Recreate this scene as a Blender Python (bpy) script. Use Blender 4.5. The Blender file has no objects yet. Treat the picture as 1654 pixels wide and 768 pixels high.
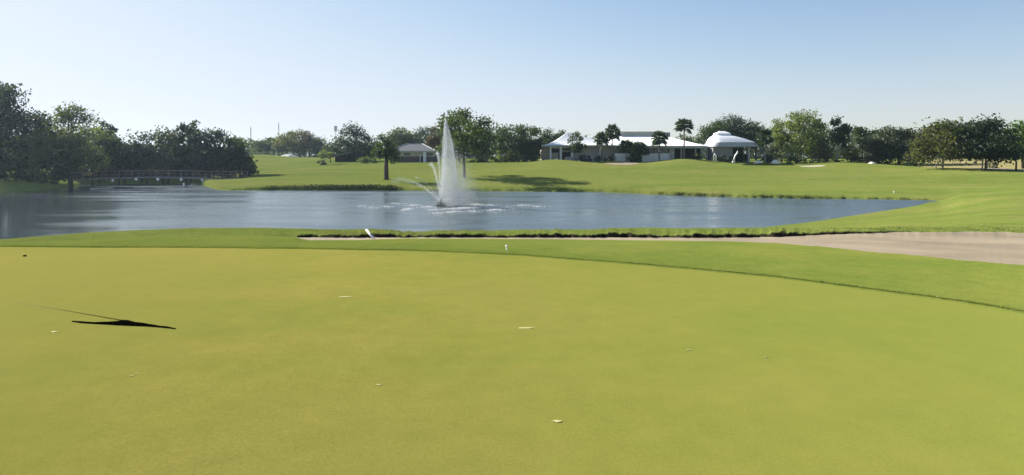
import bpy, bmesh, math, random
import numpy as np
from mathutils import Vector, Matrix

rng = np.random.default_rng(11)
random.seed(5)
S = bpy.context.scene
C = S.collection
HAZE = .00015
F, CX, HZ, EYE = 1078.0, 827.0, 255.0, 4.6      # focal length and horizon of the photograph, eye height above the pond
SUN_EL, SUN_AZ = math.radians(29), math.radians(-57)   # azimuth from the view direction, negative = to the west side
SUN = Vector((math.sin(SUN_AZ)*math.cos(SUN_EL), math.cos(SUN_AZ)*math.cos(SUN_EL), math.sin(SUN_EL)))

# ------------------------------------------------------------------ helpers
def X(px, Y): return (px-CX)/F*Y
def Z(py, Y): return EYE-(py-HZ)/F*Y
def P(px, py, Y): return Vector((X(px, Y), Y, Z(py, Y)))

def tag(o, label=None, cat=None, group=None, kind=None):
    if label: o['label'] = label
    if cat: o['category'] = cat
    if group: o['group'] = group
    if kind: o['kind'] = kind
    return o

def thing(name, label, cat, loc=(0, 0, 0), rz=0, group=None):
    o = bpy.data.objects.new(name, None); C.objects.link(o)
    o.empty_display_size = .3
    o.location = loc; o.rotation_euler = (0, 0, rz)
    return tag(o, label, cat, group)

def link(name, me, mat, parent=None):
    o = bpy.data.objects.new(name, me); C.objects.link(o)
    if mat is not None and not me.materials: me.materials.append(mat)
    if parent: o.parent = parent
    return o

def np_mesh(name, verts, faces, smooth=False):
    """verts n x 3, faces m x k, all faces of one size"""
    verts = np.asarray(verts, np.float32); faces = np.asarray(faces, np.int32)
    me = bpy.data.meshes.new(name)
    m, k = faces.shape
    me.vertices.add(len(verts)); me.vertices.foreach_set('co', verts.ravel())
    me.loops.add(m*k); me.loops.foreach_set('vertex_index', faces.ravel())
    me.polygons.add(m)
    me.polygons.foreach_set('loop_start', np.arange(0, m*k, k, dtype=np.int32))
    me.polygons.foreach_set('loop_total', np.full(m, k, np.int32))
    if smooth: me.polygons.foreach_set('use_smooth', np.ones(m, bool))
    me.update(calc_edges=True); me.validate()
    return me

class MB:
    """collects boxes, tubes and prisms into one mesh"""
    def __init__(s): s.v = []; s.f = []
    def add(s, vs, fs):
        b = len(s.v); s.v += [tuple(v) for v in vs]; s.f += [tuple(i+b for i in f) for f in fs]
        return s
    def box(s, x0, x1, y0, y1, z0, z1):
        vs = [(x, y, z) for z in (z0, z1) for y in (y0, y1) for x in (x0, x1)]
        return s.add(vs, [(0, 2, 3, 1), (4, 5, 7, 6), (0, 1, 5, 4), (2, 6, 7, 3), (0, 4, 6, 2), (1, 3, 7, 5)])
    def tube(s, pts, r, n=6, cap=True):
        pts = [Vector(p) for p in pts]
        rs = r if isinstance(r, (list, tuple)) else [r]*len(pts)
        vs = []; fs = []
        for i, p in enumerate(pts):
            d = (pts[min(i+1, len(pts)-1)]-pts[max(i-1, 0)])
            d = d.normalized() if d.length > 1e-9 else Vector((0, 0, 1))
            a = d.orthogonal().normalized() if abs(d.z) < .9 else (Vector((1, 0, 0))-d*d.x).normalized()
            b = d.cross(a)
            for k in range(n):
                t = 2*math.pi*k/n
                vs.append(p+(a*math.cos(t)+b*math.sin(t))*rs[i])
        for i in range(len(pts)-1):
            for k in range(n):
                fs.append((i*n+k, i*n+(k+1) % n, (i+1)*n+(k+1) % n, (i+1)*n+k))
        if cap:
            fs.append(tuple(range(n-1, -1, -1))); fs.append(tuple(range((len(pts)-1)*n, len(pts)*n)))
        return s.add(vs, fs)
    def ball(s, c, rx, ry, rz, n=10, m=6):
        vs = [(c[0], c[1], c[2]+rz)]; fs = []
        for j in range(1, m):
            a = math.pi*j/m
            for k in range(n):
                t = 2*math.pi*k/n
                vs.append((c[0]+rx*math.sin(a)*math.cos(t), c[1]+ry*math.sin(a)*math.sin(t), c[2]+rz*math.cos(a)))
        vs.append((c[0], c[1], c[2]-rz))
        for k in range(n): fs.append((0, 1+k, 1+(k+1) % n))
        for j in range(m-2):
            for k in range(n):
                a = 1+j*n+k; b = 1+j*n+(k+1) % n
                fs.append((a, a+n, b+n, b))
        e = len(vs)-1; o = 1+(m-2)*n
        for k in range(n): fs.append((e, o+(k+1) % n, o+k))
        return s.add(vs, fs)
    def build(s, name, mat, parent=None, smooth=False, bevel=0):
        me = bpy.data.meshes.new(name)
        me.from_pydata(s.v, [], s.f)
        bm = bmesh.new(); bm.from_mesh(me)
        bmesh.ops.recalc_face_normals(bm, faces=bm.faces)
        bm.to_mesh(me); bm.free()
        if smooth:
            for p in me.polygons: p.use_smooth = True
        o = link(name, me, mat, parent)
        if bevel:
            b = o.modifiers.new('bevel', 'BEVEL'); b.width = bevel; b.segments = 2; b.limit_method = 'ANGLE'
        return o

# ------------------------------------------------------------------ materials
def new_mat(name):
    m = bpy.data.materials.new(name); m.use_nodes = True
    nt = m.node_tree; nt.nodes.clear()
    out = nt.nodes.new('ShaderNodeOutputMaterial')
    return m, nt, out

def nd(nt, kind, **kw):
    n = nt.nodes.new(kind)
    for k, v in kw.items():
        if k in n.inputs: n.inputs[k].default_value = v
        else: setattr(n, k, v)
    return n

def coord(nt, scale=(1, 1, 1), kind='Object'):
    t = nt.nodes.new('ShaderNodeTexCoord'); mp = nt.nodes.new('ShaderNodeMapping')
    mp.inputs['Scale'].default_value = scale
    nt.links.new(t.outputs[kind], mp.inputs['Vector'])
    return mp.outputs['Vector']

def noise(nt, vec, scale, detail=4, rough=.6):
    n = nd(nt, 'ShaderNodeTexNoise', Scale=scale, Detail=detail, Roughness=rough)
    nt.links.new(vec, n.inputs['Vector'])
    return n.outputs['Fac']

def ramp(nt, fac, stops):
    r = nt.nodes.new('ShaderNodeValToRGB')
    el = r.color_ramp.elements
    while len(el) < len(stops): el.new(.5)
    for e, (p, c) in zip(el, stops):
        e.position = p; e.color = (*c, 1)
    nt.links.new(fac, r.inputs['Fac'])
    return r.outputs['Color']

def mixc(nt, fac, a, b, mode='MIX'):
    m = nt.nodes.new('ShaderNodeMix'); m.data_type = 'RGBA'; m.blend_type = mode
    for sock, v in ((m.inputs[0], fac), (m.inputs[6], a), (m.inputs[7], b)):
        if hasattr(v, 'is_output'): nt.links.new(v, sock)
        elif isinstance(v, (int, float)): sock.default_value = v
        else: sock.default_value = (*v, 1)
    return m.outputs[2]

def bump(nt, h, strength, dist):
    b = nd(nt, 'ShaderNodeBump', Strength=strength, Distance=dist)
    nt.links.new(h, b.inputs['Height'])
    return b.outputs['Normal']

def plain(name, c, rough=.7, var=.25, scale=2.0, spec=.3, metal=0, bmp=.2, bd=.02):
    """painted or mineral surface with weathering"""
    m, nt, out = new_mat(name)
    v = coord(nt)
    f = noise(nt, v, scale, 6)
    lo = tuple(x*(1-var) for x in c); hi = tuple(min(1, x*(1+var*.6)) for x in c)
    col = ramp(nt, f, [(.3, lo), (.7, hi)])
    b = nd(nt, 'ShaderNodeBsdfPrincipled', Roughness=rough, Metallic=metal)
    b.inputs['Specular IOR Level'].default_value = spec
    nt.links.new(col, b.inputs['Base Color'])
    f2 = noise(nt, v, scale*9, 3)
    nt.links.new(bump(nt, f2, bmp, bd), b.inputs['Normal'])
    nt.links.new(b.outputs[0], out.inputs[0])
    return m

def turf(name, base, yellow, lush, big=.12, fine=60, patch=.5, bd=.01, dry=None, bs=.5, east=None, west=None, wide=(1, 1, 1), gr=(.62, .66, .58, 1.24, 1.2, 1.15), st=(.40, .5, .60)):
    """mown grass: mottled at the size of patches, clumps and blades"""
    m, nt, out = new_mat(name)
    v = coord(nt)
    a = noise(nt, coord(nt, wide), big, 4, .55)
    c = ramp(nt, a, [(st[0], lush), (st[1], base), (st[2], yellow)])
    w = noise(nt, v, big*9, 6, .7)
    c = mixc(nt, patch, c, ramp(nt, w, [(.25, tuple(x*.72 for x in base)), (.75, tuple(min(1, x*1.22) for x in yellow))]))
    g = noise(nt, v, fine, 4, .75)
    c = mixc(nt, .75, c, ramp(nt, g, [(.28, gr[:3]), (.72, gr[3:])]), 'MULTIPLY')
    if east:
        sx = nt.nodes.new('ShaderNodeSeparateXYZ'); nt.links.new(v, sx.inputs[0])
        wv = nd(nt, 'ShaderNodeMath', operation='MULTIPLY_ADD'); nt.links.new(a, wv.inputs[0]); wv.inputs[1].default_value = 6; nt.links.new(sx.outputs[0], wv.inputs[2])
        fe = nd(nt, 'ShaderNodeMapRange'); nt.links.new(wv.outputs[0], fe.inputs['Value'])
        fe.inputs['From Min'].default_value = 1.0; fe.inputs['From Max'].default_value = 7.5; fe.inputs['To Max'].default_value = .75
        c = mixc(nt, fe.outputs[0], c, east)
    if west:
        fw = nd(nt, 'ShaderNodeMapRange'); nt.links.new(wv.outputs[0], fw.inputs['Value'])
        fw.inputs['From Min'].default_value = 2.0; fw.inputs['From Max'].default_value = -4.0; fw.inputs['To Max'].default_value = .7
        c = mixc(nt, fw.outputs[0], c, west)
    if dry:
        dn = noise(nt, v, big*3.1, 6, .65)
        fac = nd(nt, 'ShaderNodeMapRange'); nt.links.new(dn, fac.inputs['Value'])
        fac.inputs['From Min'].default_value = .56; fac.inputs['From Max'].default_value = .72
        c = mixc(nt, fac.outputs[0], c, dry)
    d = nd(nt, 'ShaderNodeBsdfDiffuse', Roughness=.5)
    nt.links.new(c, d.inputs['Color'])
    bn = bump(nt, g, bs, bd)
    nt.links.new(bn, d.inputs['Normal'])
    sh = nd(nt, 'ShaderNodeBsdfSheen', Roughness=.6)
    nt.links.new(c, sh.inputs['Color']); nt.links.new(bn, sh.inputs['Normal'])
    mx = nd(nt, 'ShaderNodeMixShader', Fac=.25)
    nt.links.new(d.outputs[0], mx.inputs[1]); nt.links.new(sh.outputs[0], mx.inputs[2])
    nt.links.new(mx.outputs[0], out.inputs[0])
    return m

def leafmat(name, lo, hi, trans=.32, sc=.35):
    m, nt, out = new_mat(name)
    v = coord(nt)
    a = noise(nt, v, sc, 3, .6)
    c = ramp(nt, a, [(.32, lo), (.68, hi)])
    oi = nt.nodes.new('ShaderNodeObjectInfo')
    t = ramp(nt, oi.outputs['Random'], [(0, (.82, .9, .95)), (1, (1.2, 1.12, .95))])
    c = mixc(nt, 1, c, t, 'MULTIPLY')
    d = nd(nt, 'ShaderNodeBsdfPrincipled', Roughness=.55)
    d.inputs['Specular IOR Level'].default_value = .35
    nt.links.new(c, d.inputs['Base Color'])
    tr = nt.nodes.new('ShaderNodeBsdfTranslucent')
    nt.links.new(mixc(nt, 1, c, (1.3, 1.45, .6), 'MULTIPLY'), tr.inputs['Color'])
    mx = nd(nt, 'ShaderNodeMixShader', Fac=trans)
    nt.links.new(d.outputs[0], mx.inputs[1]); nt.links.new(tr.outputs[0], mx.inputs[2])
    nt.links.new(mx.outputs[0], out.inputs[0])
    return m

M = dict(
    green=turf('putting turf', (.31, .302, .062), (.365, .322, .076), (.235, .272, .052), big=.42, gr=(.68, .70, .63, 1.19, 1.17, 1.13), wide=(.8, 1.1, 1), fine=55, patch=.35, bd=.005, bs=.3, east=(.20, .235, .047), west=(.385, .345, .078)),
    fringe=turf('fringe turf', (.208, .258, .052), (.26, .28, .062), (.165, .234, .043), big=.5, fine=38, patch=.45, bd=.02, bs=.7),
    rough=turf('fairway turf', (.185, .235, .052), (.235, .25, .064), (.135, .198, .038), big=.075, wide=(.35, 1.3, 1), fine=5.5, patch=.45, bd=.06, dry=(.25, .24, .085), bs=.5),
    dryfield=turf('straw field turf', (.33, .29, .13), (.40, .34, .17), (.27, .27, .11), big=.1, fine=6, bd=.05),
    sand=plain('bunker sand', (.285, .232, .158), .9, .26, .45, .1, bmp=.5, bd=.02),
    whitesand=plain('pale sand', (.72, .68, .58), .9, .1, 1.5, .1),
    creamsand=plain('cream sand', (.42, .39, .26), .9, .2, 1.2, .1),
    soil=plain('dark soil with lip shade', (.030, .025, .017), .95, .5, 3, .05, bmp=1, bd=.05),  # near black; on the sand lip this colour also carries the shade
    path=plain('cart path', (.40, .37, .33), .85, .12, 1.2, .2),
    bark=plain('bark', (.085, .068, .05), .9, .4, 5, .1, bmp=1, bd=.04),
    palebark=plain('pale bark', (.30, .26, .20), .9, .3, 5, .1, bmp=1, bd=.03),
    palmbark=plain('palm bark', (.20, .17, .14), .9, .3, 6, .1, bmp=1, bd=.03),
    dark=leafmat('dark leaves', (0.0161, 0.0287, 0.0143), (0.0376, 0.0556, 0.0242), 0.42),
    mid=leafmat('mid green leaves', (0.0269, 0.0466, 0.0179), (0.0627, 0.0896, 0.0314), 0.42),
    olive=leafmat('olive leaves', (0.0467, 0.0578, 0.0204), (0.1020, 0.1062, 0.0408), .48),
    pale=leafmat('pale leaves', (.07, .095, .035), (.15, .18, .07), .48),
    bright=leafmat('bright leaves', (.05, .09, .02), (.11, .17, .04), .48),
    brown=leafmat('brown leaves', (.06, .05, .03), (.14, .105, .06), .25),
    tan=leafmat('tan leaves', (.10, .08, .045), (.20, .155, .085), .25),
    grey=leafmat('grey green leaves', (0.0358, 0.0466, 0.0323), (0.0762, 0.0896, 0.0591), 0.36),
    blue=leafmat('blue green leaves', (0.0215, 0.0376, 0.0269), (0.0493, 0.0735, 0.0493), 0.32),
    palm=leafmat('palm fronds', (.022, .04, .016), (.06, .09, .03), .25, 1.2),
    hedge=leafmat('clipped hedge leaves', (.012, .022, .010), (.03, .045, .018), .15, .8),
    roofwhite=plain('white standing seam roof', (.90, .90, .88), .45, .05, .5, .4, bmp=.05),
    roofgrey=plain('grey shingle roof', (.13, .135, .145), .85, .2, 2, .2, bmp=.6, bd=.03),
    roofbeige=plain('beige metal roof', (.50, .48, .42), .6, .1, .8),
    fascia=plain('grey fascia', (.36, .37, .39), .6, .1, .8),
    wallgrey=plain('grey stucco', (.40, .39, .37), .85, .12, .7),
    pavwall=plain('dark grey stucco', (.20, .20, .205), .85, .12, .7),
    wallwhite=plain('white stucco', (.74, .75, .76), .8, .08, .7),
    walltan=plain('tan block', (.35, .30, .24), .85, .15, 1.5),
    brick=plain('brown brick', (.15, .105, .095), .9, .3, 9, .1, bmp=.6),
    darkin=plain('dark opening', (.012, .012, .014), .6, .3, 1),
    glass=plain('window glass', (.02, .025, .03), .06, .2, .5, .6, bmp=.02),
    navy=plain('navy awning', (.018, .025, .05), .7, .2, 1),
    timber=plain('weathered timber', (.21, .155, .15), .8, .3, 3, .2, bmp=.7),
    darktimber=plain('dark timber', (.055, .042, .043), .85, .4, 4, .15, bmp=.7),
    white=plain('white paint', (.80, .79, .76), .5, .06, 3, .4),
    black_sheet=plain('matte black surface', (.002, .002, .0018), 1, .2, 8, .0),
    thin_rod=plain('slim olive rod', (.16, .14, .04), .8, .2, 6, .1),
    straw=plain('bleached straw', (.43, .41, .17), .8, .15, 20, .1),
    paleplank=plain('pale plank', (.52, .47, .36), .8, .2, 5, .2),
    edge=plain('faded edge board', (.27, .24, .25), .8, .25, 3, .2),
    steel=plain('galvanised steel', (.42, .44, .46), .5, .15, 2, .5),
)
# reedy banks
M['tuft'] = leafmat('bank grass blades', (.07, .10, .02), (.16, .18, .045), .4, 1.5)
M['darktuft'] = leafmat('shaded sedge blades', (.02, .032, .01), (.055, .07, .02), .3, 1.5)  # shade of the bank and lip put into the blade colour

def water_mat():
    m, nt, out = new_mat('pond water')
    v = coord(nt, (.55, 1.5, 1))
    a = noise(nt, v, 1.1, 3, .55)
    v2 = coord(nt, (.10, .35, 1))
    b = noise(nt, v2, .6, 3, .5)
    p = nd(nt, 'ShaderNodeBsdfPrincipled', Roughness=.10, IOR=1.43)
    p.inputs['Base Color'].default_value = (.058, .080, .086, 1)
    p.inputs['Specular IOR Level'].default_value = .5
    # wind patches: rougher where the breeze touches the water
    r = nd(nt, 'ShaderNodeMapRange'); nt.links.new(b, r.inputs['Value'])
    r.inputs['From Min'].default_value = .35; r.inputs['From Max'].default_value = .65
    r.inputs['To Min'].default_value = .17; r.inputs['To Max'].default_value = .34
    # lee of the wood: the water there lies calm and mirrors the trees
    tc = nt.nodes.new('ShaderNodeTexCoord'); sx = nt.nodes.new('ShaderNodeSeparateXYZ'); nt.links.new(tc.outputs['Object'], sx.inputs[0])
    l1 = nd(nt, 'ShaderNodeMath', operation='MULTIPLY_ADD'); nt.links.new(sx.outputs[1], l1.inputs[0]); l1.inputs[1].default_value = .63; nt.links.new(sx.outputs[0], l1.inputs[2])
    l2 = nd(nt, 'ShaderNodeMath', operation='MULTIPLY_ADD'); nt.links.new(b, l2.inputs[0]); l2.inputs[1].default_value = 14; nt.links.new(l1.outputs[0], l2.inputs[2])
    lee = nd(nt, 'ShaderNodeMapRange'); nt.links.new(l2.outputs[0], lee.inputs['Value'])
    lee.inputs['From Min'].default_value = 1; lee.inputs['From Max'].default_value = 13; lee.inputs['To Min'].default_value = .12
    ml = nd(nt, 'ShaderNodeMath', operation='MULTIPLY'); nt.links.new(r.outputs[0], ml.inputs[0]); nt.links.new(lee.outputs[0], ml.inputs[1])
    nt.links.new(ml.outputs[0], p.inputs['Roughness'])
    add = nt.nodes.new('ShaderNodeMath'); add.operation = 'ADD'
    nt.links.new(a, add.inputs[0]); nt.links.new(b, add.inputs[1])
    nt.links.new(bump(nt, add.outputs[0], .32, .05), p.inputs['Normal'])
    nt.links.new(p.outputs[0], out.inputs[0])
    return m

def spray_mat():
    m, nt, out = new_mat('white water drops')
    d = nd(nt, 'ShaderNodeBsdfDiffuse'); d.inputs['Color'].default_value = (.88, .90, .92, 1)
    t = nt.nodes.new('ShaderNodeBsdfTranslucent'); t.inputs['Color'].default_value = (.90, .92, .93, 1)
    mx = nd(nt, 'ShaderNodeMixShader', Fac=.5)
    nt.links.new(d.outputs[0], mx.inputs[1]); nt.links.new(t.outputs[0], mx.inputs[2])
    nt.links.new(mx.outputs[0], out.inputs[0])
    return m
M['water'] = water_mat(); M['spray'] = spray_mat()

# ------------------------------------------------------------------ terrain: rings of the ground outward from the camera
def pchip(xk, yk, x):
    """monotone cubic through knots (1-D)"""
    xk = np.asarray(xk, float); yk = np.asarray(yk, float); x = np.clip(x, xk[0], xk[-1])
    h = np.diff(xk); d = np.diff(yk)/h
    m = np.zeros_like(yk); m[0], m[-1] = d[0], d[-1]
    for i in range(1, len(yk)-1):
        if d[i-1]*d[i] > 0:
            w1, w2 = 2*h[i]+h[i-1], h[i]+2*h[i-1]
            m[i] = (w1+w2)/(w1/d[i-1]+w2/d[i])
    i = np.clip(np.searchsorted(xk, x)-1, 0, len(xk)-2)
    t = (x-xk[i])/h[i]
    return ((1+2*t)*(1-t)**2*yk[i]+t*(1-t)**2*h[i]*m[i]+t*t*(3-2*t)*yk[i+1]+t*t*(t-1)*h[i]*m[i+1])

def R(kn, zmode='y'):
    """kn: (px, Y, value); value is the photograph's row ('y') or a height ('z')"""
    px = [k[0] for k in kn]; Y = [k[1] for k in kn]
    z = [Z(k[2], k[1]) if zmode == 'y' else k[2] for k in kn]
    return px, Y, z

RINGS = [
    R([(-900, .6, 3), (2600, .6, 3)], 'z'),                                                            # 0 underfoot
    R([(-900, 9.5, 3.0), (0, 11.9, Z(400, 11.9)), (300, 12.0, Z(401, 12.0)), (600, 11.6, Z(404.5, 11.6)), (820, 10.95, Z(413, 10.95)),
       (1100, 9.6, Z(435, 9.6)), (1400, 8.1, Z(468, 8.1)), (1654, 6.9, Z(506, 6.9)), (2600, 4.2, 3.0)], 'z'),       # 1 rim of the green
    None,                                                                                              # 2 step up to the fringe
    R([(-900, 12, 410), (0, 13.5, 393), (150, 14.4, 388), (300, 15.6, 383), (440, 17.1, 381.6), (472, 17.3, 383.6), (500, 16.2, 388.2), (560, 16.2, 388), (660, 17.3, 385.5), (840, 17.0, 386.5),
       (1000, 16.0, 388), (1230, 14.4, 392), (1400, 12.4, 406), (1654, 10.3, 428), (2600, 6.0, 520)]), # 3 near edge of the sand
    R([(-900, 13, 405), (0, 14.6, 391), (150, 16.0, 385), (300, 17.4, 379), (440, 17.5, 381), (480, 17.9, 384), (560, 18.1, 384), (660, 18.4, 384), (840, 18.6, 384),
       (1000, 18.6, 384), (1230, 18.2, 383.5), (1400, 18.6, 377), (1654, 19.8, 376), (2600, 20, 390)]),  # 4 far edge of the sand, foot of the lip
    None,                                                                                              # 5 top of the lip
    R([(-900, 15, 402), (0, 17, 388.5), (80, 19, 383), (150, 21, 377), (300, 23.5, 370.5), (420, 24.5, 368.5), (560, 24, 371), (690, 24, 375), (840, 24, 372), (960, 24.5, 370),
       (1230, 25, 368), (1400, 25, 368.5), (1510, 25, 366), (1654, 25, 362), (2600, 25, 372)]),       # 6 crest of the near bank
    R([(-900, 26, 0), (0, 28, 0), (150, 32, 0), (420, 38, 0), (840, 38, 0), (1100, 38, 0), (1200, 41, 0), (1240, 44.3, 0), (1300, 47.2, 0), (1400, 55, 0), (1480, 64, 0), (1512, 70, 0),
       (1560, 60, .75), (1654, 50, 1.45), (2600, 40, 2.0)], 'z'),                                     # 7 near shore
    R([(-900, 45, -1), (0, 50, -1), (420, 60, -1), (1100, 55, -1), (1300, 58, -.6), (1400, 63, -.4), (1480, 68.5, -.12), (1512, 70.8, -.01), (1560, 66, .7), (1654, 60, 1.1), (2600, 52, 1.9)], 'z'),  # 8 pond bed
    R([(-900, 84, 0), (0, 90, 0), (60, 95, 0), (110, 105, 0), (150, 114, 0), (300, 116, 0), (325, 112, 0), (338, 104, 0), (352, 96, 0), (375, 93.6, 0), (600, 93.6, 0), (780, 91.5, 0), (950, 89.5, 0),
       (1100, 81, 0), (1250, 76, 0), (1400, 73.6, 0), (1490, 72, 0), (1512, 71.6, 0.0), (1560, 73, .5), (1654, 72, 1.0), (2600, 66, 1.9)], 'z'),   # 9 far shore
    R([(-900, 86, .5), (0, 92, .35), (60, 97, .4), (110, 107, .5), (150, 116, .5), (300, 118, .7), (325, 113.5, .55), (338, 105.3, .5), (352, 97.5, .45), (375, 95, .28), (430, 94.2, .5), (520, 94.0, .62), (630, 94.0, .6), (660, 94.6, .3), (780, 92.3, .3), (950, 90.1, .32),
       (1100, 81.5, .26), (1250, 76.4, .22), (1400, 74.0, .18), (1490, 72.6, .12), (1512, 72.2, .10), (1560, 76, .6), (1654, 78, 1.1), (2600, 75, 1.9)], 'z'),  # 10 top of the far bank
    R([(-900, 95, 1.2), (0, 102, 1.15), (60, 108, 1.2), (110, 118, 1.3), (150, 124, 1.5), (300, 124, 1.7), (352, 117, Z(289, 117)), (440, 120, Z(283, 120)), (640, 120, Z(282, 120)), (900, 118, Z(278, 118)),
       (1100, 112, Z(284, 112)), (1300, 108, Z(289, 108)), (1500, 100, Z(296, 100)), (1654, 95, Z(301, 95)), (2600, 90, 1.9)], 'z'),   # 11 mid fairway
    R([(-900, 115, 2.0), (0, 120, 1.8), (150, 135, 1.9), (300, 138, 1.9), (352, 134, Z(285, 134)), (400, 142, Z(279, 142)), (440, 150, Z(274.5, 150)), (500, 152, Z(267, 152)), (560, 150, Z(264.5, 150)), (700, 148, Z(263, 148)), (760, 148, Z(263.5, 148)),
       (850, 148, Z(262.5, 148)), (893, 148, Z(258, 148)), (930, 148, Z(260, 148)), (960, 148, Z(262.5, 148)), (1040, 148, Z(262.5, 148)), (1065, 147, Z(260, 147)), (1105, 146, Z(256.5, 146)), (1150, 146, Z(260, 146)), (1200, 146, Z(263, 146)),
       (1300, 146, Z(265, 146)), (1350, 146, Z(262.5, 146)), (1420, 144, Z(265, 144)), (1480, 134, Z(269.5, 134)), (1560, 121, Z(274, 121)), (1654, 112, Z(278, 112)), (2600, 105, 2.3)], 'z'),  # 12 far edge of the fairway
    R([(-900, 200, 3), (150, 220, 3), (352, 235, 4.4), (420, 235, Z(250, 235)), (480, 232, Z(254, 232)), (540, 230, Z(255, 230)), (640, 230, 4.3), (900, 220, 4.1), (1420, 215, 4.0), (1654, 200, 4.0), (2600, 190, 3.8)], 'z'),  # 13 rough beyond
    R([(-900, 420, 4.2), (2600, 420, 4.2)], 'z'),
    R([(-900, 5000, 4.0), (2600, 5000, 4.0)], 'z'),
]
LIP = ([-900, 470, 500, 560, 640, 690, 840, 1000, 1230, 1380, 1430, 1470, 2600], [0, 0, .10, .11, .13, .08, .11, .13, .13, .07, .03, 0, 0])

def ring_arrays(px):
    Yr, Zr = [], []
    wob = lambda s, f: np.interp(px*f, np.arange(-4000, 12000), hashn[s])
    for k, r in enumerate(RINGS):
        if k == 2:
            Yr.append(Yr[1]+.035); Zr.append(Zr[1]+.012); continue
        if k == 5:
            Yr.append(Yr[4]+.05); Zr.append(Zr[4]+np.maximum(.004, pchip(*LIP, px)*(.62+.30*wob(3, .031)+.22*wob(6, .13)+.16*wob(7, .4)))); continue
        Y = pchip(r[0], r[1], px); z = pchip(r[0], r[2], px)
        dY = 0
        if k == 1: dY = .05*wob(0, .012)+.010*wob(1, .1)
        if k == 3: dY = .13*wob(2, .04)+.045*wob(1, .2)
        if k == 4: dY = .22*wob(4, .04)+.10*wob(0, .15)+np.clip((px-1400)/80, 0, 1)*(.55*wob(6, .022)+.12*wob(7, .2))
        if k in (3, 4):
            o = RINGS[4 if k == 3 else 3]; Yo = pchip(o[0], o[1], px); zo = pchip(o[0], o[2], px)
            z = z+dY*np.where(np.abs(Yo-Y) > .3, (zo-z)/np.where(np.abs(Yo-Y) > .3, Yo-Y, 1), 0); Y = Y+dY
        elif k == 1: Y = Y+dY
        if k == 6: z = z+.03*wob(1, .02)
        if k in (9, 10): Y = Y+(.45*wob(5, .06)+.2*wob(2, .2))*np.clip((1480-px)/60, 0, 1)
        Yr.append(Y); Zr.append(z)
    return np.array(Yr), np.array(Zr)
hashn = np.random.default_rng(3).uniform(-1, 1, (8, 16000))

def profile(Yr, Zr, y):
    """height at depth y in each column; Yr, Zr rings x columns, y rows x columns"""
    n = len(Yr)
    h = np.maximum(np.diff(Yr, axis=0), 1e-4); d = np.diff(Zr, axis=0)/h
    m = np.zeros_like(Zr); m[0], m[-1] = d[0], d[-1]
    for i in range(1, n-1):
        ok = d[i-1]*d[i] > 0
        w1, w2 = 2*h[i]+h[i-1], h[i]+2*h[i-1]
        with np.errstate(divide='ignore', invalid='ignore'):
            v = (w1+w2)/(w1/d[i-1]+w2/d[i])
        m[i] = np.where(ok, v, 0)
    if n > 8: m[7] = 0
    out = np.zeros_like(y)
    for i in range(n-1):
        s = (y >= Yr[i]) & ((y < Yr[i+1]) | (i == n-2))
        t = np.clip((y-Yr[i])/h[i], 0, 1)
        v = ((1+2*t)*(1-t)**2*Zr[i]+t*(1-t)**2*h[i]*m[i]+t*t*(3-2*t)*Zr[i+1]+t*t*(t-1)*h[i]*m[i+1])
        out = np.where(s, v, out)
    return out

def swell(x, y):
    amp = .26*np.clip((y-97)/10, 0, 1)*np.clip((150-y)/8, 0, 1)
    return amp*(.6*np.sin(x*.16+1.1*np.sin(y*.11))*np.sin(y*.21+.7)+.7*np.sin(x*.055+2)*np.sin(y*.17+1.9))

def ground(x, y):
    """height of the ground at a place in front of the camera"""
    px = np.array([np.clip(x/max(y, .1)*F+CX, -890, 2590)])
    Yr, Zr = ring_arrays(px)
    return float(profile(Yr, Zr, np.array([[y]]))[0, 0]+swell(x, y))

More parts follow.
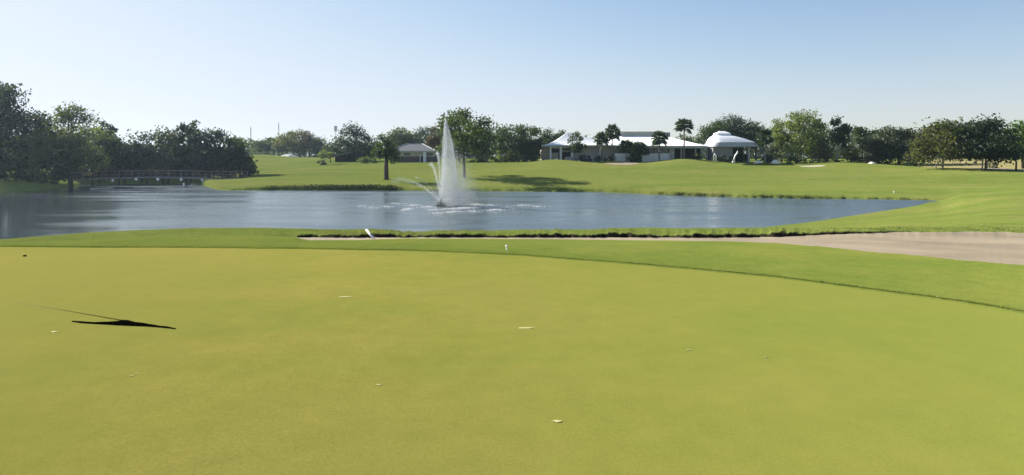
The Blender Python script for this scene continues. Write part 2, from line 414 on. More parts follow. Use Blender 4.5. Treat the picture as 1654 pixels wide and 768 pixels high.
def build_terrain():
    px = np.concatenate([np.linspace(-890, -60, 60)[:-1], np.arange(-60, 1720, 3.0), np.linspace(1720, 2590, 60)])
    n = len(px)
    Yr, Zr = ring_arrays(px)
    SUB = [26, 1, 8, 7, 2, 10, 10, 6, 6, 3, 12, 14, 10, 4, 5]
    rows = []; zone = []
    for k, sub in enumerate(SUB):
        for j in range(sub):
            t = j/sub
            if k == 0: t = t**1.3
            rows.append(Yr[k]+(Yr[k+1]-Yr[k])*t); zone.append(k)
    rows.append(Yr[-1])
    Y = np.array(rows)
    z = profile(Yr, Zr, Y)
    xx = (px[None, :]-CX)/F*Y
    # small swells so that no slope is perfectly even
    z = z+swell(xx, Y)
    co = np.stack([xx, Y, z], -1)
    m = len(rows)
    idx = np.arange(m*n).reshape(m, n)
    quad = np.stack([idx[:-1, :-1], idx[:-1, 1:], idx[1:, 1:], idx[1:, :-1]], -1)     # rows x cols x 4
    zn = np.array(zone)[:, None]*np.ones((1, n-1), int)
    width = (Yr[4]-Yr[3]); sandy = ((width > .45) & (px > 468))[:-1]
    lip = (pchip(*LIP, px) > .02)[:-1]
    sel = {
        'putting_green': (zn == 0),
        'fringe': (zn == 1) | (zn == 2),
        'bunker_sand': (zn == 3) & sandy[None, :],
        'lip_shade_soil': (zn == 4) & lip[None, :],  # lip face: dark soil with the lip's shade put into its colour
    }
    pxc = (px[:-1]+px[1:])/2
    dry = (zn >= 12) & (pxc[None, :] > 1490) & (zn < 14) & (Y[:-1, :-1] > 118)
    sel['dry_field'] = dry
    rest = np.ones_like(zn, bool)
    for v in sel.values(): rest &= ~v
    sel['ground'] = rest
    mats = {'putting_green': 'green', 'fringe': 'fringe', 'bunker_sand': 'sand', 'lip_shade_soil': 'soil', 'dry_field': 'dryfield', 'ground': 'rough'}
    flat = co.reshape(-1, 3)
    for nme, s in sel.items():
        q = quad[s]
        if not len(q): continue
        used, inv = np.unique(q, return_inverse=True)
        me = np_mesh(nme, flat[used], inv.reshape(q.shape), True)
        tag(link(nme, me, M[mats[nme]]), kind='structure')
    # the ground behind and beside the camera, out to the horizon
    vs = []; fs = []
    a0 = math.atan((2590-CX)/F); a1 = 2*math.pi+math.atan((-890-CX)/F)
    ang = np.linspace(a0, a1, 49)
    rad = [1.2, 9, 30, 120, 500, 5900]
    hts = [2.995, 2.97, 2.6, 2.5, 3.8, 3.9]
    for r, h in zip(rad, hts):
        for a in ang: vs.append((math.sin(a)*r, math.cos(a)*r, h))
    k = len(ang)
    for i in range(len(rad)-1):
        for j in range(k-1): fs.append((i*k+j, (i+1)*k+j, (i+1)*k+j+1, i*k+j+1))
    me = np_mesh('rear_ground', vs, fs, True)
    me.flip_normals()
    tag(link('rear_ground', me, M['rough']), kind='structure')
    disc = MB(); rim = [(math.sin(t)*1.6, math.cos(t)*1.6, 2.985) for t in np.linspace(0, 2*math.pi, 33)[:-1]]
    disc.add([(0, 0, 2.985)]+rim, [(0, 1+i, 1+(i+1) % 32) for i in range(32)])
    tag(disc.build('standing_turf', M['green']), kind='structure')
build_terrain()

# the pond: one sheet at height 0, the ground rises out of it
w = MB()
gx = [-150+i*10 for i in range(24)]; 
w.add([(-160, 20, 0), (75, 20, 0), (75, 128, 0), (-160, 128, 0)], [(0, 1, 2, 3)])
tag(w.build('pond_water', M['water']), kind='structure')

def G(px, Y): return Vector((X(px, Y), Y, ground(X(px, Y), Y)))

# ------------------------------------------------------------------ plants
def leaf_mesh(name, c, L, W, droop=.0, seed=0):
    """n diamond leaves at centres c"""
    r = np.random.default_rng(seed)
    n = len(c)
    a = r.normal(size=(n, 3)); a[:, 2] -= droop; a /= np.linalg.norm(a, axis=1)[:, None]
    b = r.normal(size=(n, 3)); b -= (b*a).sum(1)[:, None]*a; b /= np.linalg.norm(b, axis=1)[:, None]
    s = r.uniform(.6, 1.3, (n, 1))
    u = a*L*s; v = b*W*s
    vs = np.stack([c-u, c-v+u*.1, c+u, c+v+u*.1], 1).reshape(-1, 3)
    return np_mesh(name, vs, np.arange(4*n).reshape(n, 4))

def crown_points(w, d, h, shape, n, seed, clump=.2, loose=1.0, nc=None):
    r = np.random.default_rng(seed)
    nc = nc or int(16+w*h*.35)
    t = r.uniform(0, 1, nc*3)
    def prof(t):
        if shape == 'cone': return (1-t)**.65*.95+.1
        if shape == 'column': return np.minimum(1, .55+1.2*t)*np.sqrt(np.clip(1-np.maximum(0, (t-.6)/.42)**2, .05, 1))
        if shape == 'wide': return np.sqrt(np.clip(1-(t)**2.2, .02, 1))*np.minimum(1, .8+t)
        if shape == 'mop': return np.sqrt(np.clip(1-((t-.55)/.56)**2, .03, 1))
        return np.sqrt(np.clip(1-((t-.42)/.6)**2, .03, 1))
    keep = r.uniform(0, 1, len(t)) < prof(t); t = t[keep][:nc]
    th = r.uniform(0, 2*math.pi, len(t)); q = r.uniform(0, 1, len(t))**.42
    lob = 1+.22*np.sin(th*2+r.uniform(0, 6))+.13*np.sin(th*3+r.uniform(0, 6))
    cc = np.stack([np.cos(th)*q*prof(t)*lob*w*.42, np.sin(th)*q*prof(t)*lob*d*.42, t*h*.92+.04*h], 1)
    rc = r.uniform(.55, 1.25, len(cc))*clump*min(w, h*1.2)
    k = r.integers(0, len(cc), n)
    g = r.normal(size=(n, 3)); g /= np.linalg.norm(g, axis=1)[:, None]
    rad = (r.uniform(0, 1, (n, 1))**.5)*(1+.32*loose*np.minimum(1.2, np.abs(r.normal(size=(n, 1)))))
    p = cc[k]+g*rad*rc[k][:, None]*np.array([1, 1, .72])
    return p, cc

KEEP_TOP = 99.6
def fit(p, cc, w, d, h):
    """scale the cloud so that it fills its box"""
    lo = np.percentile(p, .5, axis=0); hi = np.percentile(p, KEEP_TOP, axis=0)
    s = np.array([w, d, h])/np.maximum(hi-lo, .01)
    off = np.array([-w/2, -d/2, 0])
    return (p-lo)*s+off, (cc-lo)*s+off

def tree(name, label, px, top, base, wpx, Y, mat='mid', shape='round', bottom=None, cat='tree', group=None, dens=1.0, leaf=.27, trunk='bark', tr=None,
         lean=0.0, seed=None, clump=.2, loose=1.0, deep=.9, limbs=6, shift=0.0, stems=1):
    """px: column of the trunk; top, base, bottom: rows of the crown's top, the trunk's foot (None: the ground) and the crown's lower edge"""
    seed = seed if seed is not None else int(px*7+top*13) % 9973
    r = random.Random(seed)
    x = X(px, Y); z0 = ground(x, Y)-.05
    zt = Z(top, Y); w = wpx/F*Y
    zb = Z(bottom, Y) if bottom is not None else z0+(zt-z0)*.18
    zb = max(zb, z0+.15); h = zt-zb
    n = int(min(14000, max(500, 58*w*max(h, w*.35)*dens*(.27/leaf)**2)))
    p, cc = crown_points(w, w*deep, h, shape, n, seed, clump, loose)
    p, cc = fit(p, cc, w, w*deep, h)
    p[:, 2] += zb-z0; cc[:, 2] += zb-z0
    p[:, 2] = np.maximum(p[:, 2], .08)
    sx = shift/F*Y
    p[:, 0] += sx; cc[:, 0] += sx
    root = thing(name, label, cat, (x, Y, z0), 0, group)
    H = zt-z0; tr = tr or max(.10, .022*H+.006*w)
    mb = MB()
    for s_ in range(stems):
        ox = (s_-(stems-1)/2)*tr*3
        fork = Vector((sx*.6+lean*H*.4+ox*1.8, r.uniform(-.1, .1)*w*.2, (zb-z0)+h*.22))
        mid_ = Vector((sx*.25+lean*H*.12+ox+r.uniform(-.06, .06), 0, fork.z*.5))
        mb.tube([Vector((ox*.8, 0, -.1)), Vector((ox*.85, 0, .25)), mid_, fork], [tr*1.5, tr*1.1, tr*.95, tr*.75], 7)
        pick = sorted(range(len(cc)), key=lambda i: r.random())[:limbs]
        for i in pick:
            e = Vector(cc[i]); 
            if e.z < fork.z: e.z = fork.z+abs(e.z-fork.z)*.5+.3
            m1 = fork.lerp(e, .45)+Vector((r.uniform(-.2, .2), r.uniform(-.2, .2), h*.06))
            mb.tube([fork-Vector((0, 0, .1)), m1, e], [tr*.6, tr*.33, tr*.1], 5)
        lead = Vector((sx+r.uniform(-.1, .1)*w, 0, (zb-z0)+h*.9))
        mb.tube([fork, fork.lerp(lead, .5)+Vector((r.uniform(-.05, .05)*w, 0, 0)), lead], [tr*.75, tr*.4, tr*.08], 6)
    mb.build('trunk', M[trunk], root, True)
    link('crown', leaf_mesh('crown', p, leaf, leaf*.55, .35, seed), M[mat], root)
    return root

def shrub(name, label, px, top, wpx, Y, mat='mid', cat='shrub', group=None, dens=1.0, leaf=.17, shape='wide', base=None, deep=.8, clump=.22, loose=.6):
    seed = int(px*11+top*5+Y) % 9973
    x = X(px, Y); z0 = (ground(x, Y) if base is None else Z(base, Y))-.05
    w = wpx/F*Y; h = Z(top, Y)-z0
    n = int(min(7000, max(250, 75*w*h*dens*(.22/leaf)**2)))
    p, cc = crown_points(w, w*deep, h, shape, n, seed, clump, loose)
    p, cc = fit(p, cc, w, w*deep, h)
    p[:, 2] = np.maximum(p[:, 2], .02)
    root = thing(name, label, cat, (x, Y, z0), 0, group)
    mb = MB(); r = random.Random(seed)
    for i in range(5):
        e = Vector(cc[r.randrange(len(cc))])
        mb.tube([(r.uniform(-.1, .1), r.uniform(-.1, .1), -.1), Vector((e.x*.4, e.y*.4, e.z*.5)), e], [.05, .035, .012], 5)
    mb.build('stem', M['bark'], root, True)
    link('foliage', leaf_mesh('foliage', p, leaf, leaf*.55, .2, seed), M[mat], root)
    return root

def palm(label, px, top, base, wpx, Y, hpx=None, trunk_px=3.0, seed=1, nf=48, lean=0.0, mat='palm', group='fan palms round the white clubhouse'):
    """fan palm: slender trunk, a ball of fan fronds whose lower ones hang"""
    r = random.Random(seed)
    wpx *= 1.15; hpx = max((hpx or 0)*1.15, wpx*.80)
    x = X(px, Y); zg = Z(base, Y) if base else ground(x, Y)
    z0 = min(zg, ground(x, Y))-.05
    zt = Z(top, Y); w = wpx/F*Y; hh = (hpx or wpx*.8)/F*Y
    zc = zt-hh*.52-z0
    root = thing('palm_tree', label, 'palm tree', (x, Y, z0), 0, group)
    tr = trunk_px/F*Y/2
    lx = lean*zc
    mb = MB()
    pts = [(lx*t*t, 0, -.1+(zc+.1)*t) for t in (0, .06, .3, .6, .85, 1)]
    mb.tube(pts, [tr*1.5, tr*1.15, tr, tr*.92, tr*.95, tr*.7], 8)
    mb.build('trunk', M['palmbark'], root, True)
    vs = []; 
    for i in range(nf):
        az = i*2.399963+r.uniform(-.3, .3); el = math.radians(r.uniform(-48, 82)) if i > 4 else math.radians(r.uniform(55, 88))
        d = Vector((math.cos(az)*math.cos(el), math.sin(az)*math.cos(el), math.sin(el)))
        Lp = r.uniform(.40, .56); o = Vector((lx, 0, zc))
        sc = Vector((w*.5, w*.5, hh*.5))
        e = o+Vector((d.x*sc.x, d.y*sc.y, d.z*sc.z))*Lp+Vector((0, 0, hh*.04))
        side = d.cross(Vector((0, 0, 1)))
        side = side.normalized() if side.length > .05 else Vector((1, 0, 0))
        up = side.cross(d)
        t_ = side*.03
        vs += [o-t_, o+t_, e+t_*.7, e-t_*.7]
        for k in range(13):
            a = math.radians(-105+210*k/12+r.uniform(-5, 5))
            ld = d*math.cos(a)+side*math.sin(a)+up*r.uniform(-.12, .12)
            Ln = r.uniform(.46, .6)*(.75+.25*math.cos(a*.8))
            tip = e+Vector((ld.x*sc.x, ld.y*sc.y, ld.z*sc.z))*Ln-Vector((0, 0, hh*(.05+.10*(1-math.sin(el))*.5)*r.uniform(.7, 1.3)))
            ax = (tip-e); wd = ax.cross(d).normalized()*ax.length*.125 if ax.cross(d).length > 1e-6 else side*.05
            mdl = e+ax*.5
            vs += [e, mdl-wd, tip, mdl+wd]
    vs = np.array([tuple(v) for v in vs])
    link('crown', np_mesh('crown', vs, np.arange(len(vs)).reshape(-1, 4)), M[mat], root)
    return root

# --- trees on the far side, the dark wood by the bridge
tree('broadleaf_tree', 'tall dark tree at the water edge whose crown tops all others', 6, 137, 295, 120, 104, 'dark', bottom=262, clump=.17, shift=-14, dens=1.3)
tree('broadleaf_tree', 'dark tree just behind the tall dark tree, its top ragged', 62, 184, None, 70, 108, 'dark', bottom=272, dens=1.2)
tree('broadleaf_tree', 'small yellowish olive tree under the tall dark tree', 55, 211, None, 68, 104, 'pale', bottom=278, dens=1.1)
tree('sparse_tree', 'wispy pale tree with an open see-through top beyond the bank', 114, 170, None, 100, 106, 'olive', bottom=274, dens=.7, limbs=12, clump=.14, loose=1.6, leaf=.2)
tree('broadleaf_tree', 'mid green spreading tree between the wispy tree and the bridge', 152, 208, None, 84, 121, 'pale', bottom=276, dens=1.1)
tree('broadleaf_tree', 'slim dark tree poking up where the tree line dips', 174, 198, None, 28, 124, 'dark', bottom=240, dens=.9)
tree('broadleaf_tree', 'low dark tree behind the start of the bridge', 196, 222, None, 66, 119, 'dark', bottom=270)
tree('broadleaf_tree', 'rounded blue green tree behind the arched middle of the bridge', 225, 214, None, 66, 121, 'blue', bottom=272, loose=.8)
tree('broadleaf_tree', 'broad grey green tree behind the bridge, lit along its top', 264, 208, None, 78, 123, 'grey', bottom=272)
tree('broadleaf_tree', 'dark tree with a two-lobed tuft above the bridge wood', 302, 197, None, 46, 124, 'dark', bottom=268, clump=.24)
tree('broadleaf_tree', 'full rounded tree above the fenced end of the bridge', 338, 210, None, 74, 122, 'blue', bottom=274, loose=.7)
tree('broadleaf_tree', 'lower bushy tree sloping down at the end of the bridge wood', 374, 219, None, 62, 124, 'mid', bottom=272, loose=.7)
tree('broadleaf_tree', 'dense dark tree closing the bridge wood beside the far hill', 388, 232, None, 44, 121, 'dark', bottom=276, loose=.6)
shrub('shrub', 'round dark bush standing out on the grass past the bridge', 402, 255, 26, 121, 'dark', loose=.3)
for (px, tp, wd, Y, lb) in [
    (14, 250, 74, 102, 'dark undergrowth bush under the tall dark tree'), (72, 256, 70, 103, 'dark undergrowth bush below the wispy pale tree'),
    (118, 252, 62, 118, 'dark undergrowth bush where the bridge leaves the bank'), (170, 250, 66, 123, 'dark undergrowth bush behind the first bridge span'),
    (215, 252, 64, 124, 'dark undergrowth bush behind the arch of the bridge'), (262, 250, 64, 125, 'dark undergrowth bush behind the middle of the bridge'),
    (305, 248, 62, 125, 'dark undergrowth bush below the two-lobed tree'), (345, 250, 58, 123, 'dark undergrowth bush behind the fenced end of the bridge'),
    (135, 276, 50, 117.2, 'added low bush darkening the mud under the first bridge span'), (176, 274, 48, 119.2, 'added low bush darkening the mud under the second bridge span'),
    (222, 273, 52, 119.6, 'added low bush darkening the mud under the arch of the bridge'), (268, 274, 50, 119.6, 'added low bush darkening the mud between the middle bridge piles'), (312, 275, 44, 118.5, 'added low bush darkening the mud where the fenced span begins'),  # low bushes added to darken the bank under the deck
    (380, 256, 44, 122, 'dark undergrowth bush beside the round bush')]:
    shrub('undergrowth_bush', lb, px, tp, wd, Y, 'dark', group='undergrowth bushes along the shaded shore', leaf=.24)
# --- the far hill and the middle
tree('broadleaf_tree', 'small tree beyond the hill crest next to the bridge wood', 418, 227, None, 40, 245, 'mid', leaf=.34)
tree('broadleaf_tree', 'dark green tree on the hill crest under a mast', 444, 222, None, 46, 246, 'mid', leaf=.34)
tree('broadleaf_tree', 'tallest green tree of the clump on the hill crest', 474, 211, None, 58, 242, 'olive', leaf=.34)
tree('broadleaf_tree', 'brownish bare-looking tree on the hill crest', 500, 212, None, 46, 240, 'brown', leaf=.32, dens=.8, limbs=9)
tree('broadleaf_tree', 'grey tree ending the clump on the hill crest', 515, 224, None, 26, 236, 'grey', leaf=.34)
tree('conifer_tree', 'tall blue grey tree with tiered spiky crown before open sky', 570, 202, None, 82, 166, 'blue', bottom=258, shape='cone', clump=.16, dens=.8, loose=1.4, limbs=10)
tree('broadleaf_tree', 'low grey green tree beside the tiered spiky tree', 542, 231, None, 46, 172, 'grey', bottom=252)
tree('broadleaf_tree', 'bushy tree filling between the spiky tree and the short tree', 599, 229, None, 42, 168, 'mid', bottom=260)
tree('ornamental_tree', 'slender young tree with a thin pale trunk beside the clipped bush', 526, 243, None, 24, 150, 'pale', bottom=256, dens=.7, trunk='palebark', leaf=.2)
shrub('clipped_bush', 'dome-clipped dark bush beside the slender young tree', 519, 259, 17, 149, 'hedge', leaf=.12, loose=.2)
shrub('shrub', 'pale variegated shrub in front of the spiky tree', 587, 253, 19, 149, 'pale', leaf=.14)
shrub('shrub', 'narrow yellow green shrub beside the pale variegated shrub', 603, 255, 12, 149, 'bright', leaf=.14)
tree('short_tree', 'short stout-trunked tree alone on the bank near the fountain', 624, 219.5, None, 45, 103, 'mid', bottom=262, trunk='bark', tr=.36, leaf=.2, clump=.26, loose=.6, dens=1.0)
tree('broadleaf_tree', 'pale green tree above the brown house roof', 648, 207, None, 50, 195, 'olive', bottom=245)
tree('broadleaf_tree', 'dark tree behind the peak of the brown house roof', 686, 206, None, 56, 200, 'blue', bottom=245)
tree('broadleaf_tree', 'rusty brown tree with a leaning trunk beside the brown house', 707, 204, None, 36, 156, 'brown', bottom=250, lean=-.25, dens=.9)
tree('broadleaf_tree', 'tallest tree behind the fountain, on a bare dark trunk', 750, 177, None, 88, 105, 'mid', bottom=250, tr=.21, limbs=16, clump=.14, loose=1.5, dens=1.25, deep=1.75, shift=-2, leaf=.22)
tree('broadleaf_tree', 'dark rounded tree behind the tall fountain tree', 742, 208, None, 74, 165, 'grey', bottom=256)
tree('broadleaf_tree', 'dark green tree beside the tall fountain tree', 786, 205, None, 54, 160, 'dark', bottom=254)
tree('broadleaf_tree', 'wide rounded tree between the fountain tree and the clubhouse', 826, 202, None, 70, 156, 'mid', bottom=252, loose=.7)
tree('broadleaf_tree', 'dense tree against the end of the clubhouse roof', 860, 205, None, 46, 154, 'mid', bottom=255, loose=.7)
tree('broadleaf_tree', 'small-leaved far tree showing above the clubhouse eave', 886, 209, None, 36, 185, 'dark', bottom=240)
tree('broadleaf_tree', 'far tree tucked behind the swept clubhouse gable', 909, 211, None, 30, 187, 'mid', bottom=240)
shrub('shrub', 'low shrub with dark leaves under the tall fountain tree', 782, 250, 26, 150, 'dark')
shrub('shrub', 'low yellow-flecked shrub at the edge of the grass', 770, 258, 24, 149, 'bright', leaf=.13)
shrub('flowering_shrub', 'light-leaved flowering shrub before the wide rounded tree', 806, 244, 30, 150, 'pale')
shrub('flowering_shrub', 'flowering shrub with pale sprays nearer the clubhouse', 830, 241, 30, 151, 'olive')
shrub('clipped_bush', 'tall boxy clipped bush beside the clubhouse end wall', 858, 243, 24, 150, 'hedge', leaf=.13, loose=.2)
shrub('clipped_bush', 'low dark clipped bush before the boxy bush', 838, 256, 26, 149, 'hedge', leaf=.13, loose=.2)
# --- clubhouse planting
shrub('clipped_bush', 'broad dome-clipped bush before the grey clubhouse wall', 943, 250.5, 25, 148.5, 'hedge', leaf=.12, loose=.15)
shrub('clipped_bush', 'dome-clipped bush beside the low white wall', 985, 250.5, 23, 148.5, 'hedge', leaf=.12, loose=.15)
shrub('clipped_bush', 'little clipped bush between the two dome-clipped bushes', 965, 252.5, 11, 148.5, 'hedge', leaf=.12, loose=.2)
tree('broadleaf_tree', 'small dark tree in front of the clubhouse verandah', 933, 214, None, 30, 149, 'mid', bottom=247, trunk='palebark', tr=.12, leaf=.2, stems=2)
palm('short fan palm against the white clubhouse roof', 972, 211, None, 25, 150, 25, 3.2, 21)
palm('tall thick-headed fan palm beside the short fan palm', 988, 199, None, 27, 149, 28, 2.6, 34, lean=.03)
palm('pale-stemmed fan palm in the planting before the navy gable', 1012, 224, None, 28, 149, 24, 1.8, 43, mat='bright')
palm('bushy fan palm leaning against the navy gable', 1030, 227, None, 26, 150, 24, 1.8, 57, lean=.06)
palm('mid-height fan palm standing before the long white wall', 1065, 210, None, 29, 149, 24, 2.4, 66)
palm('tallest fan palm, dark round head clear above the roof', 1105, 189.5, 257, 31, 147, 22, 2.4, 75)
palm('fan palm with a pale trunk beside the domed pavilion', 1236, 207, None, 27, 148, 26, 2.8, 83)
shrub('shrub', 'dark green shrub at the foot of the pale-stemmed palm', 1025, 245, 24, 148.5, 'mid', leaf=.16)
shrub('shrub', 'yellow green shrub under the clubhouse colonnade', 1126, 248, 16, 149, 'olive', leaf=.16)
shrub('shrub', 'dark shrub along the grey pavilion wall', 1168, 251, 34, 146.8, 'hedge', leaf=.14, loose=.3)
shrub('shrub', 'dark bush inside the open side of the pavilion', 1198, 246, 22, 152, 'dark')
# --- behind and beyond the pavilion
tree('broadleaf_tree', 'broad dark tree behind the pavilion beside the clubhouse roof', 1160, 196, None, 62, 188, 'mid', bottom=240)
tree('broadleaf_tree', 'highest dark tree rising behind the domed pavilion', 1190, 187, None, 72, 192, 'blue', bottom=240, loose=.9)
tree('broadleaf_tree', 'dark tree behind the pavilion eave', 1221, 199, None, 44, 186, 'dark', bottom=240)
tree('broadleaf_tree', 'thin pale tree between the pavilion palm and the big pale tree', 1262, 192, None, 36, 158, 'pale', bottom=250, dens=.6, loose=1.5)
tree('broadleaf_tree', 'big pale green feathery tree beyond the pavilion', 1292, 180, None, 84, 155, 'pale', bottom=248, loose=1.2, clump=.16, trunk='palebark', limbs=10, dens=.85)
tree('broadleaf_tree', 'dark tree tucked behind the big pale tree', 1318, 200, None, 46, 170, 'mid', bottom=250)
tree('broadleaf_tree', 'tall dark narrow tree with a bare white trunk', 1352, 190, None, 36, 150, 'dark', bottom=238, shape='column', trunk='palebark', tr=.26, shift=4)
shrub('shrub', 'grey twiggy shrub below the thin pale tree', 1252, 233, 34, 153, 'grey', dens=.7)
shrub('shrub', 'dark rounded shrub at the foot of the big pale tree', 1277, 249, 28, 149, 'dark')
shrub('shrub', 'tan dry shrub beside the white-trunked tree', 1328, 228, 40, 153, 'tan', dens=.8)
shrub('shrub', 'olive shrub behind the white-trunked tree', 1375, 232, 34, 154, 'olive', dens=.8)
tree('broadleaf_tree', 'mid green flat-topped tree past the white-trunked tree', 1392, 206, None, 40, 158, 'mid', bottom=236)
shrub('shrub', 'rust brown dry shrub before the far wood', 1414, 224, 38, 148, 'tan', dens=.9)
tree('broadleaf_tree', 'wide grey green tree with drooping foliage touching the grass', 1452, 207, None, 98, 147, 'grey', bottom=264, loose=.5, dens=1.3, clump=.26)
tree('broadleaf_tree', 'dark tree showing between two wide grassy-edge trees', 1492, 206, None, 48, 150, 'dark', bottom=258)
tree('broadleaf_tree', 'broad olive flat-bottomed tree by the track', 1522, 195, None, 96, 122, 'olive', bottom=262, shape='wide', loose=.5, dens=1.5, clump=.26, shift=6, trunk='palebark', tr=.2)
tree('broadleaf_tree', 'broad dark flat-bottomed tree by the track', 1592, 192, None, 108, 119, 'dark', bottom=262, shape='wide', loose=.6, dens=1.5, clump=.26, tr=.17)
tree('broadleaf_tree', 'fresh green tree at the end of the track', 1652, 196, None, 56, 124, 'bright', bottom=258, loose=.9)
shrub('shrub', 'low dark shrub in the shade of the wide grey green tree', 1478, 262, 26, 138, 'dark')
shrub('shrub', 'low scrubby shrub beside the track in the straw field', 1602, 262, 22, 126, 'grey', dens=.7, leaf=.14)
for (px, tp, wd, lb) in [(1310, 257, 44, 'low dark hedge bush under the big pale tree'), (1345, 258, 40, 'low dark hedge bush beside the white trunk'),
                         (1392, 254, 44, 'low dark hedge bush before the flat-topped tree'), (1425, 258, 36, 'low dark hedge bush beside the wide grey green tree'),
                         (1240, 255, 24, 'low dark hedge bush by the pavilion palm')]:
    shrub('hedge_bush', lb, px, tp, wd, 150, 'dark', group='low hedge bushes along the far grass edge')

# the far wood that closes the view: one mass
def woodland():
    r = np.random.default_rng(77)
    pts = []
    for px in np.arange(385, 1900, 9.0):
        Y = r.uniform(265, 310)
        tp = np.interp(px, [385, 512, 535, 590, 640, 800, 960, 1120, 1240, 1380, 1500, 1660, 1900], [226, 222, 233, 226, 214, 214, 218, 218, 208, 210, 207, 206, 205])+r.uniform(-3, 9)
        if px > 1250 and r.uniform() < .25: tp -= 4
        w = r.uniform(22, 40)/F*Y; zt = Z(tp, Y); h = zt-2
        p, cc = crown_points(w, w, h, 'round', 900, int(px), .22, .8)
        p, cc = fit(p, cc, w, w, h)
        p += np.array([X(px, Y), Y, 2.0])
        pts.append(p)
    for px in np.arange(-300, 385, 16.0):
        Y = r.uniform(140, 165); tp = np.interp(px, [-300, 0, 200, 385], [205, 222, 236, 236])+r.uniform(-4, 8)
        w = r.uniform(40, 60)/F*Y; zt = Z(tp, Y); h = zt-1.5
        p, cc = crown_points(w, w, h, 'round', 800, int(px+999), .22, .8)
        p, cc = fit(p, cc, w, w, h)
        p += np.array([X(px, Y), Y, 1.5]); pts.append(p)
    p = np.concatenate(pts)
    tag(link('woodland', leaf_mesh('woodland', p, .42, .24, .3, 5), M['mid']), 'far dark wood closing the view beyond the golf course', 'wood', kind='stuff')
woodland()

# ------------------------------------------------------------------ grass tufts: bunker lip, near crest, far banks
def tufts(name, label, specs, mat, seed):
    """specs: arrays x, y, z, height, lean-out"""
    r = np.random.default_rng(seed)
    x, y, z, h = specs
    n = len(x)
    az = r.uniform(0, 2*math.pi, n); le = r.uniform(.2, .9, n)*h
    tip = np.stack([x+np.cos(az)*le, y+np.sin(az)*le-.2*h, z+h*r.uniform(.5, 1, n)], 1)
    b = np.stack([x, y, z-.01], 1); wd = h*.10+.004
    s = np.stack([-np.sin(az)*wd, np.cos(az)*wd, np.zeros(n)], 1)
    mid_ = b*.45+tip*.55+np.array([0, 0, 1])*h[:, None]*.15
    vs = np.stack([b-s, b+s, mid_+s*.8, tip, mid_-s*.8], 1).reshape(-1, 3)
    fs = np.arange(5*n).reshape(n, 5)
    tag(link(name, np_mesh(name, vs, fs), M[mat]), label, 'grass', kind='stuff')

def along(ring, lo, hi, n, seed, spread, hlo, hhi, dz=0.0):
    r = np.random.default_rng(seed)
    px = r.uniform(lo, hi, n)
    Yr, Zr = ring_arrays(px)
    Y = Yr[ring]+np.abs(r.normal(0, spread, n))
    z = np.array(profile(Yr, Zr, Y[None, :]))[0]+dz
    return px, (px-CX)/F*Y, Y, z, r.uniform(hlo, hhi, n)

px, x, y, z, h = along(5, 480, 1470, 5000, 1, .06, .01, .04)
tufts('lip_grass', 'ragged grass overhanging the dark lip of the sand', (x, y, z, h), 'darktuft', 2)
px, x, y, z, h = along(5, 300, 1654, 9000, 4, 2.6, .01, .035)
tufts('bank_grass', 'rough grass on the bank above the sand', (x, y, z, h), 'tuft', 3)
px, x, y, z, h = along(5, 440, 800, 6000, 24, 1.5, .008, .032)
keep = np.random.default_rng(8).uniform(0, 1, len(px)) < np.clip(.6+.5*np.sin(px*.045+y*2.1), .1, .9)*np.clip((820-px)/160, 0, 1)*np.clip((px-440)/90, 0, 1)
tufts('dead_grass', 'tan dead grass clumps on the bank behind the sand strip', (x[keep], y[keep], z[keep], h[keep]), 'tan', 25)
px, x, y, z, h = along(5, 1400, 1720, 4000, 14, 1.3, .008, .035)
keep = np.random.default_rng(4).uniform(0, 1, len(px)) < .45+.5*np.sin(px*.11+y*3)
tufts('ragged_grass', 'ragged grass clumps along the far edge of the sand', (x[keep], y[keep], z[keep], h[keep]), 'tuft', 15)
px, x, y, z, h = along(9, 372, 1500, 11000, 6, .45, .08, .34)
den = .5+.28*np.sin(px*.035+.6)+.2*np.sin(px*.011+1)+.16*np.sin(px*.19)+np.where((px > 430) & (px < 650), .3, 0)  # denser dark stretch stands in for the shaded bank face
keep = np.random.default_rng(21).uniform(0, 1, len(px)) < den
h = h*np.clip(den, .25, .9)*np.where((px > 430) & (px < 650), 1.15, .75)
tufts('shore_sedge_shade', 'dark sedge on the far shore, also standing in for bank shade', (x[keep], y[keep], z[keep], h[keep]), 'darktuft', 5)
px, x, y, z, h = along(2, -40, 1700, 13000, 8, .04, .006, .018)
tufts('collar_grass', 'longer grass edging the putting green', (x, y, z, h), 'tuft', 9)

# ------------------------------------------------------------------ fountain
FY = 63.6
FX = X(712, FY)
def drops(pts, size, seed, stretch=1.0):
    r = np.random.default_rng(seed); n = len(pts)
    t = np.array([[1, 1, 1], [1, -1, -1], [-1, 1, -1], [-1, -1, 1]])/1.73
    q = r.normal(size=(n, 4)); q /= np.linalg.norm(q, axis=1)[:, None]
    w_, x_, y_, z_ = q.T
    Rm = np.stack([np.stack([1-2*(y_**2+z_**2), 2*(x_*y_-z_*w_), 2*(x_*z_+y_*w_)], -1), np.stack([2*(x_*y_+z_*w_), 1-2*(x_**2+z_**2), 2*(y_*z_-x_*w_)], -1),
                   np.stack([2*(x_*z_-y_*w_), 2*(y_*z_+x_*w_), 1-2*(x_**2+y_**2)], -1)], 1)
    v = np.einsum('nij,kj->nki', Rm, t)*(size*r.uniform(.5, 1.3, (n, 1, 1)))
    v[:, :, 2] *= stretch
    v += np.asarray(pts)[:, None, :]
    f = np.array([[0, 1, 2], [0, 3, 1], [0, 2, 3], [1, 3, 2]])
    fs = (f[None]+(np.arange(n)*4)[:, None, None]).reshape(-1, 3)
    return v.reshape(-1, 3), fs

